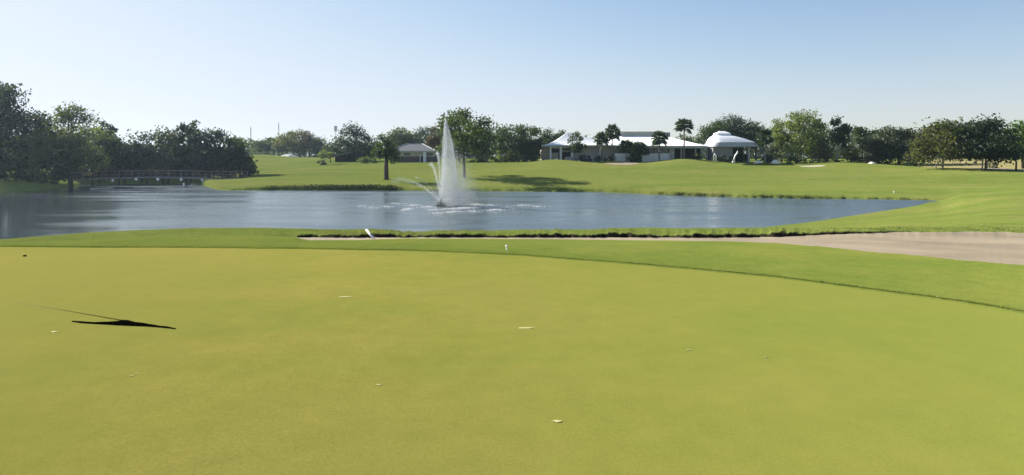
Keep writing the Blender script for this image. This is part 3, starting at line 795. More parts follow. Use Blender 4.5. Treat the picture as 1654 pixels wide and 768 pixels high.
def fountain():
    root = thing('fountain', 'white spray fountain jetting high from the middle of the pond', 'fountain', (FX, FY, 0))
    r = np.random.default_rng(9)
    # floating nozzle
    mb = MB(); mb.tube([(0, 0, -.1), (0, 0, .12)], [.55, .5], 14); mb.tube([(0, 0, .12), (0, 0, .42)], [.14, .10], 10)
    for k in range(5):
        a = k*1.2566; mb.tube([(.25*math.cos(a), .25*math.sin(a), .1), (.3*math.cos(a), .3*math.sin(a), .38)], .05, 6)
    mb.build('nozzle', M['darktimber'], root)
    up = lambda py: Z(py, FY)
    # central plume: narrow at the top, drifting with the breeze as it falls
    n = 19000
    t = r.uniform(0, 1, n)**.75
    zz = up(193)*(1-t)+.3*t
    off = np.interp(zz, [0, 2, 4, 6, 7, 8.3], [.75, .85, .85, .78, .62, .47])
    hw = np.interp(zz, [0, 2, 4, 5.5, 7, 8.3], [.66, .66, .58, .42, .25, .04])
    u = r.uniform(-1, 1, n); u = np.sign(u)*np.abs(u)**.85
    pl = np.stack([off+u*hw+r.normal(0, .03, n), r.normal(0, .35, n)*hw/.5, zz], 1)
    # bright rising core and its edge
    n2 = 7500
    z2 = r.uniform(.3, up(197), n2)
    c2 = np.stack([np.interp(z2, [0, 4, 8.3], [.05, .25, .46])+r.normal(0, 1, n2)*np.interp(z2, [0, 6, 8.3], [.04, .12, .04]), r.normal(0, .08, n2), z2], 1)
    v, f = drops(np.concatenate([pl, c2]), .0118, 1, 2.6)
    link('plume', np_mesh('plume', v, f), M['spray'], root)
    # fine mist blown aside
    n = 60000
    zz = np.abs(r.normal(0, 1, n))*2.2; zz = zz[zz < 6.2]; n = len(zz)
    xs = .75+r.normal(0, 1, n)*np.interp(zz, [0, 3, 6], [1.0, .75, .4])+np.interp(zz, [0, 3, 6], [.8, .6, .2])
    v, f = drops(np.stack([xs, r.normal(0, .8, n), zz+.05], 1), .0125, 2)
    link('mist', np_mesh('mist', v, f), M['spray'], root)
    # side jets
    def jet(tx, ty, apex, n, seed, width=.04, frac=1.0):
        rr = np.random.default_rng(seed)
        t = frac*rr.uniform(0, 1, n)**1.5
        # parabola from the nozzle that lands at (tx, ty)
        xs = tx*t; ys = ty*t; zs = .35+4*apex*t*(1-t)
        w_ = width*(1+3.2*t)
        p = np.stack([xs, ys, zs], 1)+rr.normal(0, 1, (n, 3))*w_[:, None]
        p = p[p[:, 2] > .03]
        v, f = drops(p, .017, seed, 1.6)
        link('jet', np_mesh('jet', v, f), M['spray'], root)
    jet(-7.6, -1.5, 2.15, 1100, 11, .05, .6)
    jet(-6.2, 3.0, 2.4, 700, 12, .011, .42)
    jet(-1.75, -2.0, 3.65, 1100, 13, .035, .52)
    jet(-.95, 2.5, 4.7, 1100, 14, .035, .54)
    jet(1.5, -2.5, 3.3, 900, 15, .05, .5)
    # broken water where the spray lands
    def splash(cx, cy, lx, ly, n, seed):
        rr = np.random.default_rng(seed)
        a = rr.uniform(0, 2*math.pi, n); q = np.abs(rr.normal(0, .5, n))
        p = np.stack([cx+np.cos(a)*q*lx, cy+np.sin(a)*q*ly+.25*np.sin(np.cos(a)*q*lx*2.2+seed), np.abs(rr.normal(0, .05, n))+.01], 1)
        v, f = drops(p, .036, seed); v[:, 2] = np.maximum(v[:, 2], .004)
        tag(link('splash', np_mesh('splash', v, f), M['spray'], root), kind='stuff')
    for i, (px, py, wpx, n) in enumerate([(600, 336.4, 26, 90), (625, 334.6, 34, 130), (660, 338, 30, 90), (708, 345.5, 26, 120), (724, 339, 60, 420), (790, 333.4, 40, 150), (765, 343, 40, 90), (830, 339, 30, 50), (868, 334.5, 36, 60), (585, 334, 22, 60), (668, 333, 26, 240), (655, 341, 18, 160), (690, 336, 34, 330), (735, 333, 40, 600), (770, 331.5, 44, 360),
                                           (752, 337, 50, 520), (733, 343.5, 34, 330), (800, 340.5, 38, 260), (846, 333, 52, 130), (700, 341, 22, 180), (640, 330, 50, 110), (775, 336, 60, 240), (820, 336, 34, 80)]):
        Y = 4.6*F/(py-HZ)
        splash(X(px, Y)-FX, Y-FY, wpx/2/F*Y, .55, n, 40+i)
fountain()

# ------------------------------------------------------------------ buildings
def fr(x0, x1, y0, y1, name, mat, parent, z0, z1):
    mb = MB(); mb.box(x0, x1, y0, y1, z0, z1); return mb.build(name, M[mat], parent)

def clubhouse():
    Y = 152.0; k = Y/F
    x = lambda px: X(px, Y); z = lambda py: Z(py, Y)
    root = thing('clubhouse', 'long white-roofed clubhouse with a swept gable beyond the fairway', 'clubhouse', (x(1005), Y, z(263)))
    def box(name, mat, p0, p1, q0, q1, d0, d1):
        """rows q0 (top) to q1 (foot), depth d0..d1 behind the front"""
        mb = MB(); mb.box(x(p0)-root.location.x, x(p1)-root.location.x, d0, d1, z(q1)-root.location.z, z(q0)-root.location.z)
        return mb.build(name, M[mat], root)
    L = lambda px, py, d=0: (x(px)-root.location.x, d, z(py)-root.location.z)
    # swept gable roof of the verandah wing: eave to peak in a concave curve, a solid shell
    vs = []; fs = []
    rowsN = 9
    prof = []
    for i in range(rowsN):
        t = i/(rowsN-1)
        zz = z(235)+(z(213)-z(235))*(t**1.7)
        prof.append((t, zz-root.location.z))
    half_l, half_r, depth = x(919)-x(874), x(1018)-x(919), 13.0
    cxl = x(919)-root.location.x
    ring = []
    for t, zz in prof:
        s = 1-t*.985
        ring.append([(cxl-half_l*s, -1.2+depth*.5*t, zz), (cxl+half_r*(1-t*.93), -1.2+depth*.5*t, zz), (cxl+half_r*(1-t*.93), depth-depth*.5*t, zz), (cxl-half_l*s, depth-depth*.5*t, zz)])
    mb = MB()
    for i in range(rowsN-1):
        for j in range(4):
            a, b = ring[i][j], ring[i][(j+1) % 4]; c, d = ring[i+1][(j+1) % 4], ring[i+1][j]
            mb.add([a, b, c, d], [(0, 1, 2, 3)])
    mb.add(ring[-1], [(0, 1, 2, 3)]); mb.add(ring[0], [(3, 2, 1, 0)])
    o = mb.build('roof', M['roofwhite'], root)
    box('fascia', 'fascia', 874.5, 1000, 235.1, 237.3, -1.15, 12.8)
    # verandah wing walls
    box('wall', 'walltan', 876, 889, 237.3, 264, 1.0, 10)
    box('wall', 'wallgrey', 927, 1001, 237.3, 264, .6, 10)
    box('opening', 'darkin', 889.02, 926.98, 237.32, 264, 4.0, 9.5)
    for a, b in ((888, 890.5), (904, 907.5), (922, 926)):
        box('column', 'wallwhite', a, b, 237.3, 264, -.4, .1)
    box('lintel', 'wallgrey', 890.6, 921.9, 237.35, 240.2, -.35, .05)
    box('pilaster', 'wallwhite', 968, 971, 237.4, 264, .35, .6)
    box('bar_counter', 'walltan', 890.8, 902, 247, 264, .2, 1.6)
    box('shutter', 'fascia', 908.5, 921, 242.5, 246, 1.2, 1.4)
    box('plinth', 'wallgrey', 912, 935, 254, 264, -1.4, -.5)
    box('plinth', 'wallgrey', 952, 985, 251, 264, -.6, .3)
    # main hall: hipped roof, monitor on the ridge
    mb = MB()
    e = [L(990, 236, -1.3), L(1138, 236, -1.3), L(1138, 236, 22), L(990, 236, 22)]
    t_ = [L(1000, 217.5, 9.5), L(1088, 217.5, 9.5), L(1088, 217.5, 12.5), L(1000, 217.5, 12.5)]
    mb.add(e+t_, [(0, 1, 5, 4), (1, 2, 6, 5), (2, 3, 7, 6), (3, 0, 4, 7), (4, 5, 6, 7), (3, 2, 1, 0)])
    o = mb.build('roof', M['roofwhite'], root)
    # standing seams on the front slope
    mb = MB()
    for i in range(1, 36):
        u = i/36
        a = Vector(e[0]).lerp(Vector(e[1]), u); b = Vector(t_[0]).lerp(Vector(t_[1]), u)
        n_ = Vector((0, -.25, .9)).normalized()*.05
        mb.tube([a+n_*.3, b+n_*.3], .035, 4)
    mb.build('roof_seam', M['roofwhite'], root)
    box('roof_monitor', 'roofbeige', 1003, 1073, 211, 217.8, 9.6, 13.5)
    box('monitor_cap', 'roofbeige', 1002, 1074, 210.2, 211.0, 9.2, 13.9)
    # plant deck with a slatted screen
    sc = box('roof_screen', 'fascia', 1076, 1097, 212, 219, 9.0, 9.2)
    for i in range(6): box('screen_post', 'darktimber', 1076.3+i*4, 1077.1+i*4, 211, 219.5, 8.8, 8.98)
    box('fascia', 'fascia', 990.5, 1138, 236.1, 240, -1.25, 21)
    box('wall', 'wallwhite', 1036, 1081, 248, 264, -.2, .3)
    box('wall', 'wallgrey', 1081.1, 1089, 240, 264, -.2, 5)
    box('wall', 'wallgrey', 1001.1, 1140, 240, 264, 6, 18)
    for a, b in ((1047, 1054.5), (1055, 1062), (1063, 1070), (1070.5, 1080)):
        f_ = box('window', 'glass', a, b, 240.4, 247.8, .05, .2)
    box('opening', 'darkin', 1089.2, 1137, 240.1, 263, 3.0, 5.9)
    for a in (1099, 1122, 1132): box('column', 'wallgrey', a, a+2, 240, 264, -.3, .2)
    # navy gable end
    mb = MB()
    mb.add([L(1028, 250, -.9), L(1048, 250, -.9), L(1048, 238, -.9), L(1036, 230, -.9), L(1028, 234, -.9),
            L(1028, 250, -.35), L(1048, 250, -.35), L(1048, 238, -.35), L(1036, 230, -.35), L(1028, 234, -.35)],
           [(0, 1, 2, 3, 4), (9, 8, 7, 6, 5), (0, 5, 6, 1), (1, 6, 7, 2), (2, 7, 8, 3), (3, 8, 9, 4), (4, 9, 5, 0)])
    mb.build('gable', M['navy'], root)
    # covered way to the pavilion
    box('canopy_roof', 'fascia', 1137.1, 1153, 236.5, 239, -.6, 2.5)
    box('column', 'wallgrey', 1140.5, 1143, 239, 264, -.3, .1)
clubhouse()

# low white garden wall before the hall
wl = MB(); Yw = 150.0
wl.box(X(993, Yw), X(1017, Yw), Yw, Yw+.3, Z(264, Yw), Z(248, Yw))
cap = None
tag(wl.build('garden_wall', M['wallwhite'], None, False, .03), 'low white garden wall standing beside the dome-clipped bush', 'wall')

def pavilion():
    Y = 148.0
    root = thing('pavilion', 'domed white-roofed pavilion with cupola and one grey wall', 'pavilion', (X(1190, Y), Y+4, Z(263, Y)))
    o = root.location
    L = lambda px, py, d: (X(px, Y)-o.x, d-4, Z(py, Y)-o.z)
    mb = MB()
    # roof: eave ring, curved up to the shoulder below the cupola
    rows = []
    for (q, l, r, a, b) in ((237.2, 1151, 1232, 0, 9.5), (230, 1156.8, 1224.5, .4, 9.1), (224, 1158.6, 1209, 1.3, 8.2), (220.5, 1161, 1197.5, 2.1, 7.3), (217.6, 1164.3, 1188, 3.0, 6.2)):
        ring = []
        n = 28
        for i in range(n):
            t = 2*math.pi*i/n
            ca, sa = math.cos(t), math.sin(t)
            ca = math.copysign(abs(ca)**.28, ca); sa = math.copysign(abs(sa)**.28, sa)
            x0, y0, z0 = L((l+r)/2, q, (a+b)/2)
            ring.append((x0+ca*(r-l)/2/F*Y, y0+sa*(b-a)/2, z0))
        rows.append(ring)
    mats = []
    low = MB(); up = MB()
    n = 28
    for i in range(len(rows)-1):
        tgt = low if i == 0 else up
        for j in range(n): tgt.add([rows[i][j], rows[i][(j+1) % n], rows[i+1][(j+1) % n], rows[i+1][j]], [(0, 1, 2, 3)])
    low.add(rows[0], [tuple(range(n-1, -1, -1))])
    up.add(rows[-1], [tuple(range(n))])
    r_ = up.build('roof', M['roofwhite'], root)
    bm = bmesh.new(); bm.from_mesh(r_.data); bmesh.ops.remove_doubles(bm, verts=bm.verts, dist=.001); bmesh.ops.recalc_face_normals(bm, faces=bm.faces)
    bm.faces.ensure_lookup_table()
    for f_ in bm.faces: f_.smooth = len(f_.verts) == 4
    for e_ in bm.edges:
        if any(len(f_.verts) > 4 for f_ in e_.link_faces): e_.smooth = False
    bm.to_mesh(r_.data); bm.free()
    low.build('eave', M['fascia'], root)
    cu = MB()
    cr = []
    for (q, l, r, a, b) in ((217.7, 1165, 1188, 3.1, 6.1), (214.8, 1165.5, 1187.5, 3.1, 6.1), (211, 1172.5, 1180.5, 4.2, 5.0)):
        cr.append([L(l, q, a), L(r, q, a), L(r, q, b), L(l, q, b)])
    for i in range(2):
        for j in range(4): cu.add([cr[i][j], cr[i][(j+1) % 4], cr[i+1][(j+1) % 4], cr[i+1][j]], [(0, 1, 2, 3)])
    cu.add(cr[2], [(0, 1, 2, 3)])
    cu.build('cupola', M['roofwhite'], r_)
    w_ = MB(); a = L(1154, 264, 1.0); b = L(1186, 236.6, 6.5); w_.box(a[0], b[0], a[1], b[1], a[2], b[2]); w_.build('wall', M['pavwall'], root)
    w_ = MB(); a = L(1186.3, 264, 8.6); b = L(1222, 238, 9.0); w_.box(a[0], b[0], a[1], b[1], a[2], b[2]); w_.build('dark_backing', M['darktimber'], root)  # dark sheet added behind the open side to make the interior shade
    for px, d in ((1213, 1.2), (1224, 6.5), (1200, 8.0)):
        c = MB(); a = L(px-1.4, 264, d); b = L(px+1.4, 236.8, d+.4); c.box(a[0], b[0], a[1], b[1], a[2], b[2]); c.build('column', M['wallgrey'], root)
pavilion()

def house():
    Y = 150.0
    root = thing('brown_house', 'low brown brick house with a grey hipped roof', 'house', (X(668, Y), Y+3, Z(264.5, Y)))
    o = root.location
    L = lambda px, py, d: (X(px, Y)-o.x, d-3, Z(py, Y)-o.z)
    def box(name, mat, p0, p1, q0, q1, d0, d1):
        a = L(p0, q1, d0); b = L(p1, q0, d1); mb = MB(); mb.box(a[0], b[0], a[1], b[1], a[2], b[2]); return mb.build(name, M[mat], root)
    mb = MB()
    e = [L(627, 244, -.7), L(704, 244, -.7), L(704, 244, 9), L(627, 244, 9)]
    t = [L(655, 232, 3.8), L(678, 232, 3.8), L(678, 232, 4.4), L(655, 232, 4.4)]
    mb.add(e+t, [(0, 1, 5, 4), (1, 2, 6, 5), (2, 3, 7, 6), (3, 0, 4, 7), (4, 5, 6, 7), (3, 2, 1, 0)])
    r_ = mb.build('roof', M['roofgrey'], root)
    mb = MB()
    for a, b in ((e[0], t[0]), (e[1], t[1]), (t[0], t[1])): mb.tube([Vector(a)+Vector((0, 0, .05)), Vector(b)+Vector((0, 0, .05))], .09, 5)
    mb.build('ridge_cap', M['fascia'], r_)
    box('fascia', 'fascia', 627.5, 703.5, 244.1, 246, -.65, 8.9)
    box('wall', 'brick', 630, 702, 253, 267, 0, 8)
    box('upper_wall', 'wallgrey', 630.2, 701.8, 246, 253, .1, 7.9)
    box('door', 'darkin', 679.5, 682.5, 253.4, 263, -.03, .3)
    box('door_frame', 'white', 678.2, 679.3, 250, 263, -.06, .3)
    box('column', 'wallwhite', 684, 688.5, 246, 265, -.5, -.1)
    for a, b in ((637, 646), (652, 662), (690, 699)): box('window', 'glass', a, b, 247.5, 251.5, .04, .3)
    box('step', 'wallgrey', 655, 684, 263.2, 267, -1.2, -.02)
house()

def shed():
    Y = 160.0
    root = thing('open_shed', 'open dark shelter with a sloping roof below the spiky tree', 'shed', (X(550, Y), Y+2, Z(265, Y)))
    o = root.location
    L = lambda px, py, d: (X(px, Y)-o.x, d-2, Z(py, Y)-o.z)
    mb = MB()
    a = [L(529, 255, 0), L(568, 247, 0), L(568, 247, 5), L(529, 255, 5)]
    b = [(p[0], p[1], p[2]+.25) for p in a]
    mb.add(a+b, [(3, 2, 1, 0), (4, 5, 6, 7), (0, 1, 5, 4), (1, 2, 6, 5), (2, 3, 7, 6), (3, 0, 4, 7)])
    mb.build('roof', M['roofgrey'], root)
    p, q = L(534, 267, 4.2), L(567, 250, 4.6)
    mb = MB(); mb.add([p, (q[0], p[1], p[2]), (q[0], p[1], L(0, 247.3, 0)[2]), (p[0], p[1], L(0, 253.8, 0)[2]),
                       (p[0], q[1], p[2]), (q[0], q[1], p[2]), (q[0], q[1], L(0, 247.3, 0)[2]), (p[0], q[1], L(0, 253.8, 0)[2])],
                      [(0, 1, 2, 3), (7, 6, 5, 4), (0, 4, 5, 1), (1, 5, 6, 2), (2, 6, 7, 3), (3, 7, 4, 0)])
    mb.build('wall', M['darktimber'], root)
    for px, tp in ((533, 254), (550, 250.6), (566, 247.4)):
        c = MB(); p = L(px-.6, 267, .3); q = L(px+.6, tp, .5); c.box(p[0], q[0], p[1], q[1], p[2], q[2]); c.build('post', M['darktimber'], root)
shed()

# masts beyond the wood
for px, tp, Y, lb in ((405, 209, 480, 'thin double-legged mast above the bridge wood'), (450, 202, 500, 'slim lone radio mast above the hill crest trees'), (542, 208, 520, 'faint mast with a broad head beside the spiky tree')):
    z0 = 4.0; zt = Z(tp, Y); x0 = X(px, Y)
    root = thing('radio_mast', lb, 'mast', (x0, Y, z0))
    mb = MB(); H = zt-z0
    for k in range(3):
        a = k*2.094; mb.tube([(math.cos(a)*.9, math.sin(a)*.9, 0), (math.cos(a)*.35, math.sin(a)*.35, H)], .09, 4)
    for i in range(12):
        s = .9-.55*i/12
        for k in range(3):
            a, b = k*2.094, (k+1)*2.094; s2 = .9-.55*(i+1)/12
            mb.tube([(math.cos(a)*s, math.sin(a)*s, H*i/12), (math.cos(b)*s2, math.sin(b)*s2, H*(i+1)/12)], .06, 4)
    mb.build('lattice', M['steel'], root)
    mb = MB(); mb.tube([(0, 0, H-2), (0, 0, H+2)], .22 if px != 542 else 1.3, 8); mb.build('antenna', M['steel'], root)

# ------------------------------------------------------------------ footbridge
def bridge():
    a = G(118, 107); b = G(392, 118)
    root = thing('footbridge', 'long low timber footbridge with railings over the shaded creek', 'bridge', (X(250, 111), 111, 0))
    o = root.location
    knots = [(112, 107, 290.6), (150, 109, 288.8), (210, 111, 286.8), (245, 112, 286.2), (300, 113, 287), (340, 114.5, 288), (392, 117, 287.6)]
    def at(px):
        Y = np.interp(px, [k[0] for k in knots], [k[1] for k in knots]); q = pchip([k[0] for k in knots], [k[2] for k in knots], np.array([px]))[0]
        return P(px, q, Y)-o
    W = Vector((-.0, 2.2, 0))
    ps = [at(p) for p in np.linspace(112, 392, 57)]
    mb = MB()
    for p, q in zip(ps[:-1], ps[1:]):
        d = Vector((0, 0, -.22))
        mb.add([p, q, q+W, p+W, p+d, q+d, q+W+d, p+W+d], [(0, 1, 2, 3), (7, 6, 5, 4), (0, 4, 5, 1), (3, 2, 6, 7)])
    mb.build('deck', M['timber'], root)
    mb = MB()
    for p, q in zip(ps[:-1], ps[1:]):
        e = Vector((0, -.06, .05)); mb.add([p+e, q+e, q+e+Vector((0, .055, 0)), p+e+Vector((0, .055, 0)), p+e-Vector((0, 0, .20)), q+e-Vector((0, 0, .20)), q+e+Vector((0, .055, -.2)), p+e+Vector((0, .055, -.2))],
                                           [(0, 1, 2, 3), (0, 4, 5, 1), (7, 6, 5, 4), (3, 2, 6, 7)])
    mb.build('edge_beam', M['edge'], root)
    for side in (0, 1):
        off = W*side+Vector((0, .1-.2*side, 0))
        mb = MB()
        mb.tube([p+off+Vector((0, 0, 1.1)) for p in ps], .055, 5)
        mb.tube([p+off+Vector((0, 0, .55)) for p in ps], .035, 5)
        mb.build('handrail', M['timber'], root)
        for i in range(0, 57, 4):
            p = ps[i]+off; c = MB(); c.box(p.x-.06, p.x+.06, p.y-.06, p.y+.06, p.z+.02, p.z+1.2); c.build('post', M['timber'], root)
        pk = MB()
        for i in range(57*3):
            t = i/(57*3-1)*56; k = min(int(t), 55); p = ps[k].lerp(ps[k+1], t-k)+off
            if side == 0: pk.box(p.x-.022, p.x+.022, p.y-.02, p.y+.02, p.z+.08, p.z+1.05)
        if side == 0: pk.build('picket_infill', M['darktimber'], root)
    for px in (148, 190, 228, 262, 300, 338):
        p = at(px)
        for s in (.25, 1.95):
            c = MB(); c.tube([(p.x, p.y+s, -o.z-1.2), (p.x, p.y+s, p.z-.2)], .15, 8); c.build('pile', M['darktimber'], root, True)
    return at, o
at, bo = bridge()
# pale floats hung below the deck edge
proto = None
for px, py in ((182, 292), (220, 290.2), (255, 290.4), (292.5, 290.6)):
    Y = 108.8
    mb = MB(); s = 1.0 if px in (182, 292.5) else 1.25
    mb.ball((0, 0, 0), .20*s, .18, .22/s, 10, 7); mb.tube([(0, 0, .2), (0, .3, .36)], .015, 4)
    o = mb.build('float', M['white'], None, True); o.location = P(px, py, Y)
    if s > 1.1: o.rotation_euler = (0, .35, 0)
    tag(o, 'small white float hanging under the footbridge deck edge', 'float', 'white floats under the footbridge')

def plank(label, p0, q0, p1, q1, w, name='plank', cat='plank', mat='paleplank'):
    """a board lying on the water"""
    Y0, Y1 = 4.6*F/(q0-HZ), 4.6*F/(q1-HZ)
    a = Vector((X(p0, Y0), Y0, .06)); b = Vector((X(p1, Y1), Y1, .06))
    d = (b-a).normalized(); n = Vector((-d.y, d.x, 0))*w
    mb = MB(); u = Vector((0, 0, .14)); dn = Vector((0, 0, -.10))
    v = [a-n, b-n, b+n, a+n]
    mb.add([p+dn for p in v]+[p+u for p in v], [(3, 2, 1, 0), (4, 5, 6, 7), (0, 1, 5, 4), (1, 2, 6, 5), (2, 3, 7, 6), (3, 0, 4, 7)])
    o = mb.build(name, M[mat], None, False, .02)
    return tag(o, label, cat)
plank('pale plank floating below the first bridge pile', 146, 306.5, 181, 305.2, .14)
plank('grey plank floating below the arch of the footbridge', 281, 303, 312, 303.4, .13, mat='edge')
plank('sunlit yellowish log lying at the creek mouth by the grass', 309, 299.5, 334, 297.5, .22, 'log', 'log')
plank('thin pale plank drifting off the shaded bank', 48, 317, 76, 316.5, .05, mat='timber')
for (p0, q0, p1, q1, Y, r_, lb) in ((297, 303, 297, 296, 103, .13, 'short white post standing on the floating grey plank'), (331, 298, 325.5, 289.5, 112, .16, 'white stake leaning over the sunlit log')):
    mb = MB(); mb.tube([P(p0, q0, Y), P(p0, q0, Y).lerp(P(p1, q1, Y), .5), P(p1, q1, Y)], [r_, r_*.9, r_*.8], 8)
    tag(mb.build('white_post' if Y < 110 else 'white_stake', M['white'], None, True), lb, 'post' if Y < 110 else 'stake')

# ------------------------------------------------------------------ small far things
def mound(name, label, cat, px, top, wpx, Y, mat, deep=1.2, base=None, seed=0, group=None):
    x0 = X(px, Y); z0 = (ground(x0, Y) if base is None else Z(base, Y)); w = wpx/F*Y/2; h = max(.15, Z(top, Y)-z0)
    r = np.random.default_rng(seed+int(px)); n, m = 28, 7
    ph = r.uniform(0, 6, 3)
    mb = MB(); vs = [(0, 0, h)]; fs = []
    for j in range(1, m+1):
        t = j/m
        for k in range(n):
            a = 2*math.pi*k/n
            q = t*(1+.12*math.sin(2*a+ph[0])+.08*math.sin(5*a+ph[1]))
            xx, yy = math.cos(a)*q*w, math.sin(a)*q*deep
            zz = h*math.cos(t*math.pi/2)**1.3*(1+.12*math.sin(3*a+ph[2])*t)
            vs.append((xx, yy, zz-.12*(t == 1)))
    for k in range(n): fs.append((0, 1+k, 1+(k+1) % n))
    for j in range(m-1):
        for k in range(n): a = 1+j*n+k; b = 1+j*n+(k+1) % n; fs.append((a, a+n, b+n, b))
    mb.add(vs, fs)
    o = mb.build(name, M[mat], None, True); o.location = (x0, Y, z0)
    return tag(o, label, cat, group)
mound('sand_mound', 'steep white sand mound on the far hill crest', 'sand mound', 466, 249.5, 28, 228, 'whitesand', 2)
mound('sand_mound', 'white sand mound beside the pavilion column', 'sand mound', 1225, 259.5, 18, 145, 'whitesand', 1)
mound('sand_mound', 'larger white sand mound past the pavilion palm', 'sand mound', 1252, 258, 20, 145, 'whitesand', 1)
mound('sand_mound', 'small white sand mound before the wide grey green tree', 'sand mound', 1408, 261.5, 12, 143, 'whitesand', 1)
mound('stone', 'round pale stone by the clubhouse verandah', 'stone', 899, 255.8, 6.5, 147.5, 'whitesand', .5)
mound('stone', 'flat pale stone below the broad clipped bush', 'stone', 935, 260.5, 5, 147, 'whitesand', .4)
mound('stone', 'pale stone below the dome-clipped bush by the wall', 'stone', 972, 260, 5, 147, 'whitesand', .4)
mound('stone', 'pale stone lying beside the curved pale post', 'stone', 1184, 259.8, 6, 145, 'whitesand', .4)

def far_bunker(label, px, py, wpx, deep_px, Y, lip, mat='sand'):
    """a sand hollow: sand sheet and a turf lip along its far side facing the pond"""
    x0 = X(px, Y); w = wpx/2/F*Y
    root = thing('bunker', label, 'bunker', (x0, Y, ground(x0, Y)))
    n = 40; vs = []; fs = []
    d = deep_px
    for i in range(n+1):
        u = -1+2*i/n; e = math.sqrt(max(0, 1-u*u))
        for s in range(7):
            v = -1+2*s/6
            xx, yy = u*w, v*e*d+.001
            vs.append((xx, yy, ground(x0+xx, Y+yy)-root.location.z+.03))
    for i in range(n):
        for s in range(6): fs.append((i*7+s, (i+1)*7+s, (i+1)*7+s+1, i*7+s+1))
    link('sand', np_mesh('sand', vs, fs, True), M[mat], root)
    if lip:
        p0, p1, hgt = lip
        mb = MB(); q0, q1 = X(p0, Y)-x0, X(p1, Y)-x0
        m = 30; sec = []
        for i in range(m+1):
            u = i/m; xx = q0+(q1-q0)*u; e = math.sin(math.pi*u)**.6
            yy = d*.75+.4*math.sin(u*5)
            g = ground(x0+xx, Y+yy)-root.location.z
            hh = hgt*e*(1+.15*math.sin(u*17))+.01
            sec.append([(xx, yy, g-.05), (xx, yy-.12, g+hh*.7), (xx, yy-.02, g+hh), (xx, yy+1.0, g+hh*.9), (xx, yy+3.0, g-.05)])
        for i in range(m):
            for j in range(4): mb.add([sec[i][j], sec[i+1][j], sec[i+1][j+1], sec[i][j+1]], [(0, 1, 2, 3)])
        mb.build('lip', M['rough'], root, True)
    return root
far_bunker('tan sand bunker with a dark lip before the clubhouse palms', 1003, 265, 54, 5.0, 138.5, (966, 1016, .45))
far_bunker('shallow grassy bunker with a long dark lip near the pavilion', 1248, 268, 84, 4.0, 134.5, (1204, 1294, .5), 'rough')
far_bunker('thin bright sand bunker beside the long dark lip', 1312, 269, 40, 2.0, 133, None, 'creamsand')

# curved pale posts by the pavilion
mb = MB(); Y = 145.5
mb.tube([P(1186, 263, Y), P(1186, 256, Y), P(1188, 251, Y), P(1191, 247.5, Y), P(1191.5, 244, Y)], [.22, .18, .17, .16, .12], 8)
tag(mb.build('curved_post', M['white'], None, True), 'tall pale curved post before the open side of the pavilion', 'post')
mb = MB()
mb.tube([P(1152.8, 262, Y), P(1153, 252, Y), P(1154.6, 248.6, Y), P(1156.5, 251, Y), P(1157, 262, Y)], [.12, .12, .12, .12, .12], 8)
tag(mb.build('hoop', M['white'], None, True), 'small white hoop at the corner of the pavilion wall', 'hoop')

# stakes and posts along the track
for px, q0, q1, Y, r_, mat, lb in ((1511.5, 275, 266, 124, .13, 'white', 'white stake in front of the broad olive tree'), (1484, 269.5, 262, 132, .09, 'palebark', 'thin pale post beside the low dark shrub'),
                            (1586.5, 277.5, 256, 118.5, .12, 'palebark', 'weathered wooden post between the track and broad dark tree'),
                            (1641, 275, 260, 114, .14, 'bark', 'dark stump-topped post beside the track')):
    mb = MB(); a, b = P(px, q0, Y), P(px+.6, q1, Y); a.z = min(a.z, ground(a.x, Y))-.1
    mb.tube([a, a.lerp(b, .5), b], [r_*1.1, r_, r_*.85], 8)
    tag(mb.build('stake' if mat == 'white' else 'post', M[mat], None, True), lb, 'post')

# track past the straw field
vs = []; fs = []
n = 60
for i in range(n+1):
    px = 1560+i*6
    for Y in (np.interp(px, [1560, 1600, 1654, 1920], [127, 119.5, 114.5, 108]), np.interp(px, [1560, 1600, 1654, 1920], [127.5, 124.5, 122, 118])):
        vs.append((X(px, Y), Y, ground(X(px, Y), Y)+.03))
for i in range(n): fs.append((i*2, i*2+2, i*2+3, i*2+1))
tag(link('cart_path', np_mesh('cart_path', vs, fs, True), M['path']), kind='structure')

# ------------------------------------------------------------------ small things near the camera
# white stake leaning out of the near lip
mb = MB(); Y = 17.6
a = P(606.5, 386.5, Y); b = P(592, 371.5, Y+.25); a.z = min(a.z, ground(a.x, Y))-.05
mb.tube([a, a.lerp(b, .5), b], [.034, .032, .03], 8)
tag(mb.build('white_stake', M['white'], None, True), 'white stake leaning out of the sand lip', 'stake')

def golf_ball(px, py, Y, label, r_=.03):
    x0 = X(px, Y)
    mb = MB(); z0 = ground(x0, Y)
    mb.tube([(x0, Y, z0-.02), (x0, Y, z0+.05)], [.006, .012], 8)
    mb.ball((x0, Y, z0+.05+r_*.9), r_, r_, r_, 12, 8)
    return tag(mb.build('marker_peg', M['white'], None, True), label, 'marker')
golf_ball(818.5, 409, 11.5, 'tiny white marker peg on the fringe by the green rim', .024)
x0 = X(1444, 78.5); mb = MB(); z0 = ground(x0, 78.5)
mb.tube([(x0, 78.5, z0-.05), (x0, 78.5, z0+.16)], .04, 8); mb.ball((x0, 78.5, z0+.18), .08, .08, .07, 10, 6)
tag(mb.build('marker_peg', M['white'], None, True), 'tiny white marker on the far bank of the pond', 'marker')

# thin near-black sheet with a pennant outline on the green, slim rod behind
def on_green(px, py):
    """where a ray through a place of the photograph meets the green"""
    lo, hi = 1.0, 30.0
    for _ in range(50):
        Y = (lo+hi)/2
        if Z(py, Y) > ground(X(px, Y), Y): lo = Y
        else: hi = Y
    return Vector((X(px, lo), lo, ground(X(px, lo), lo)))

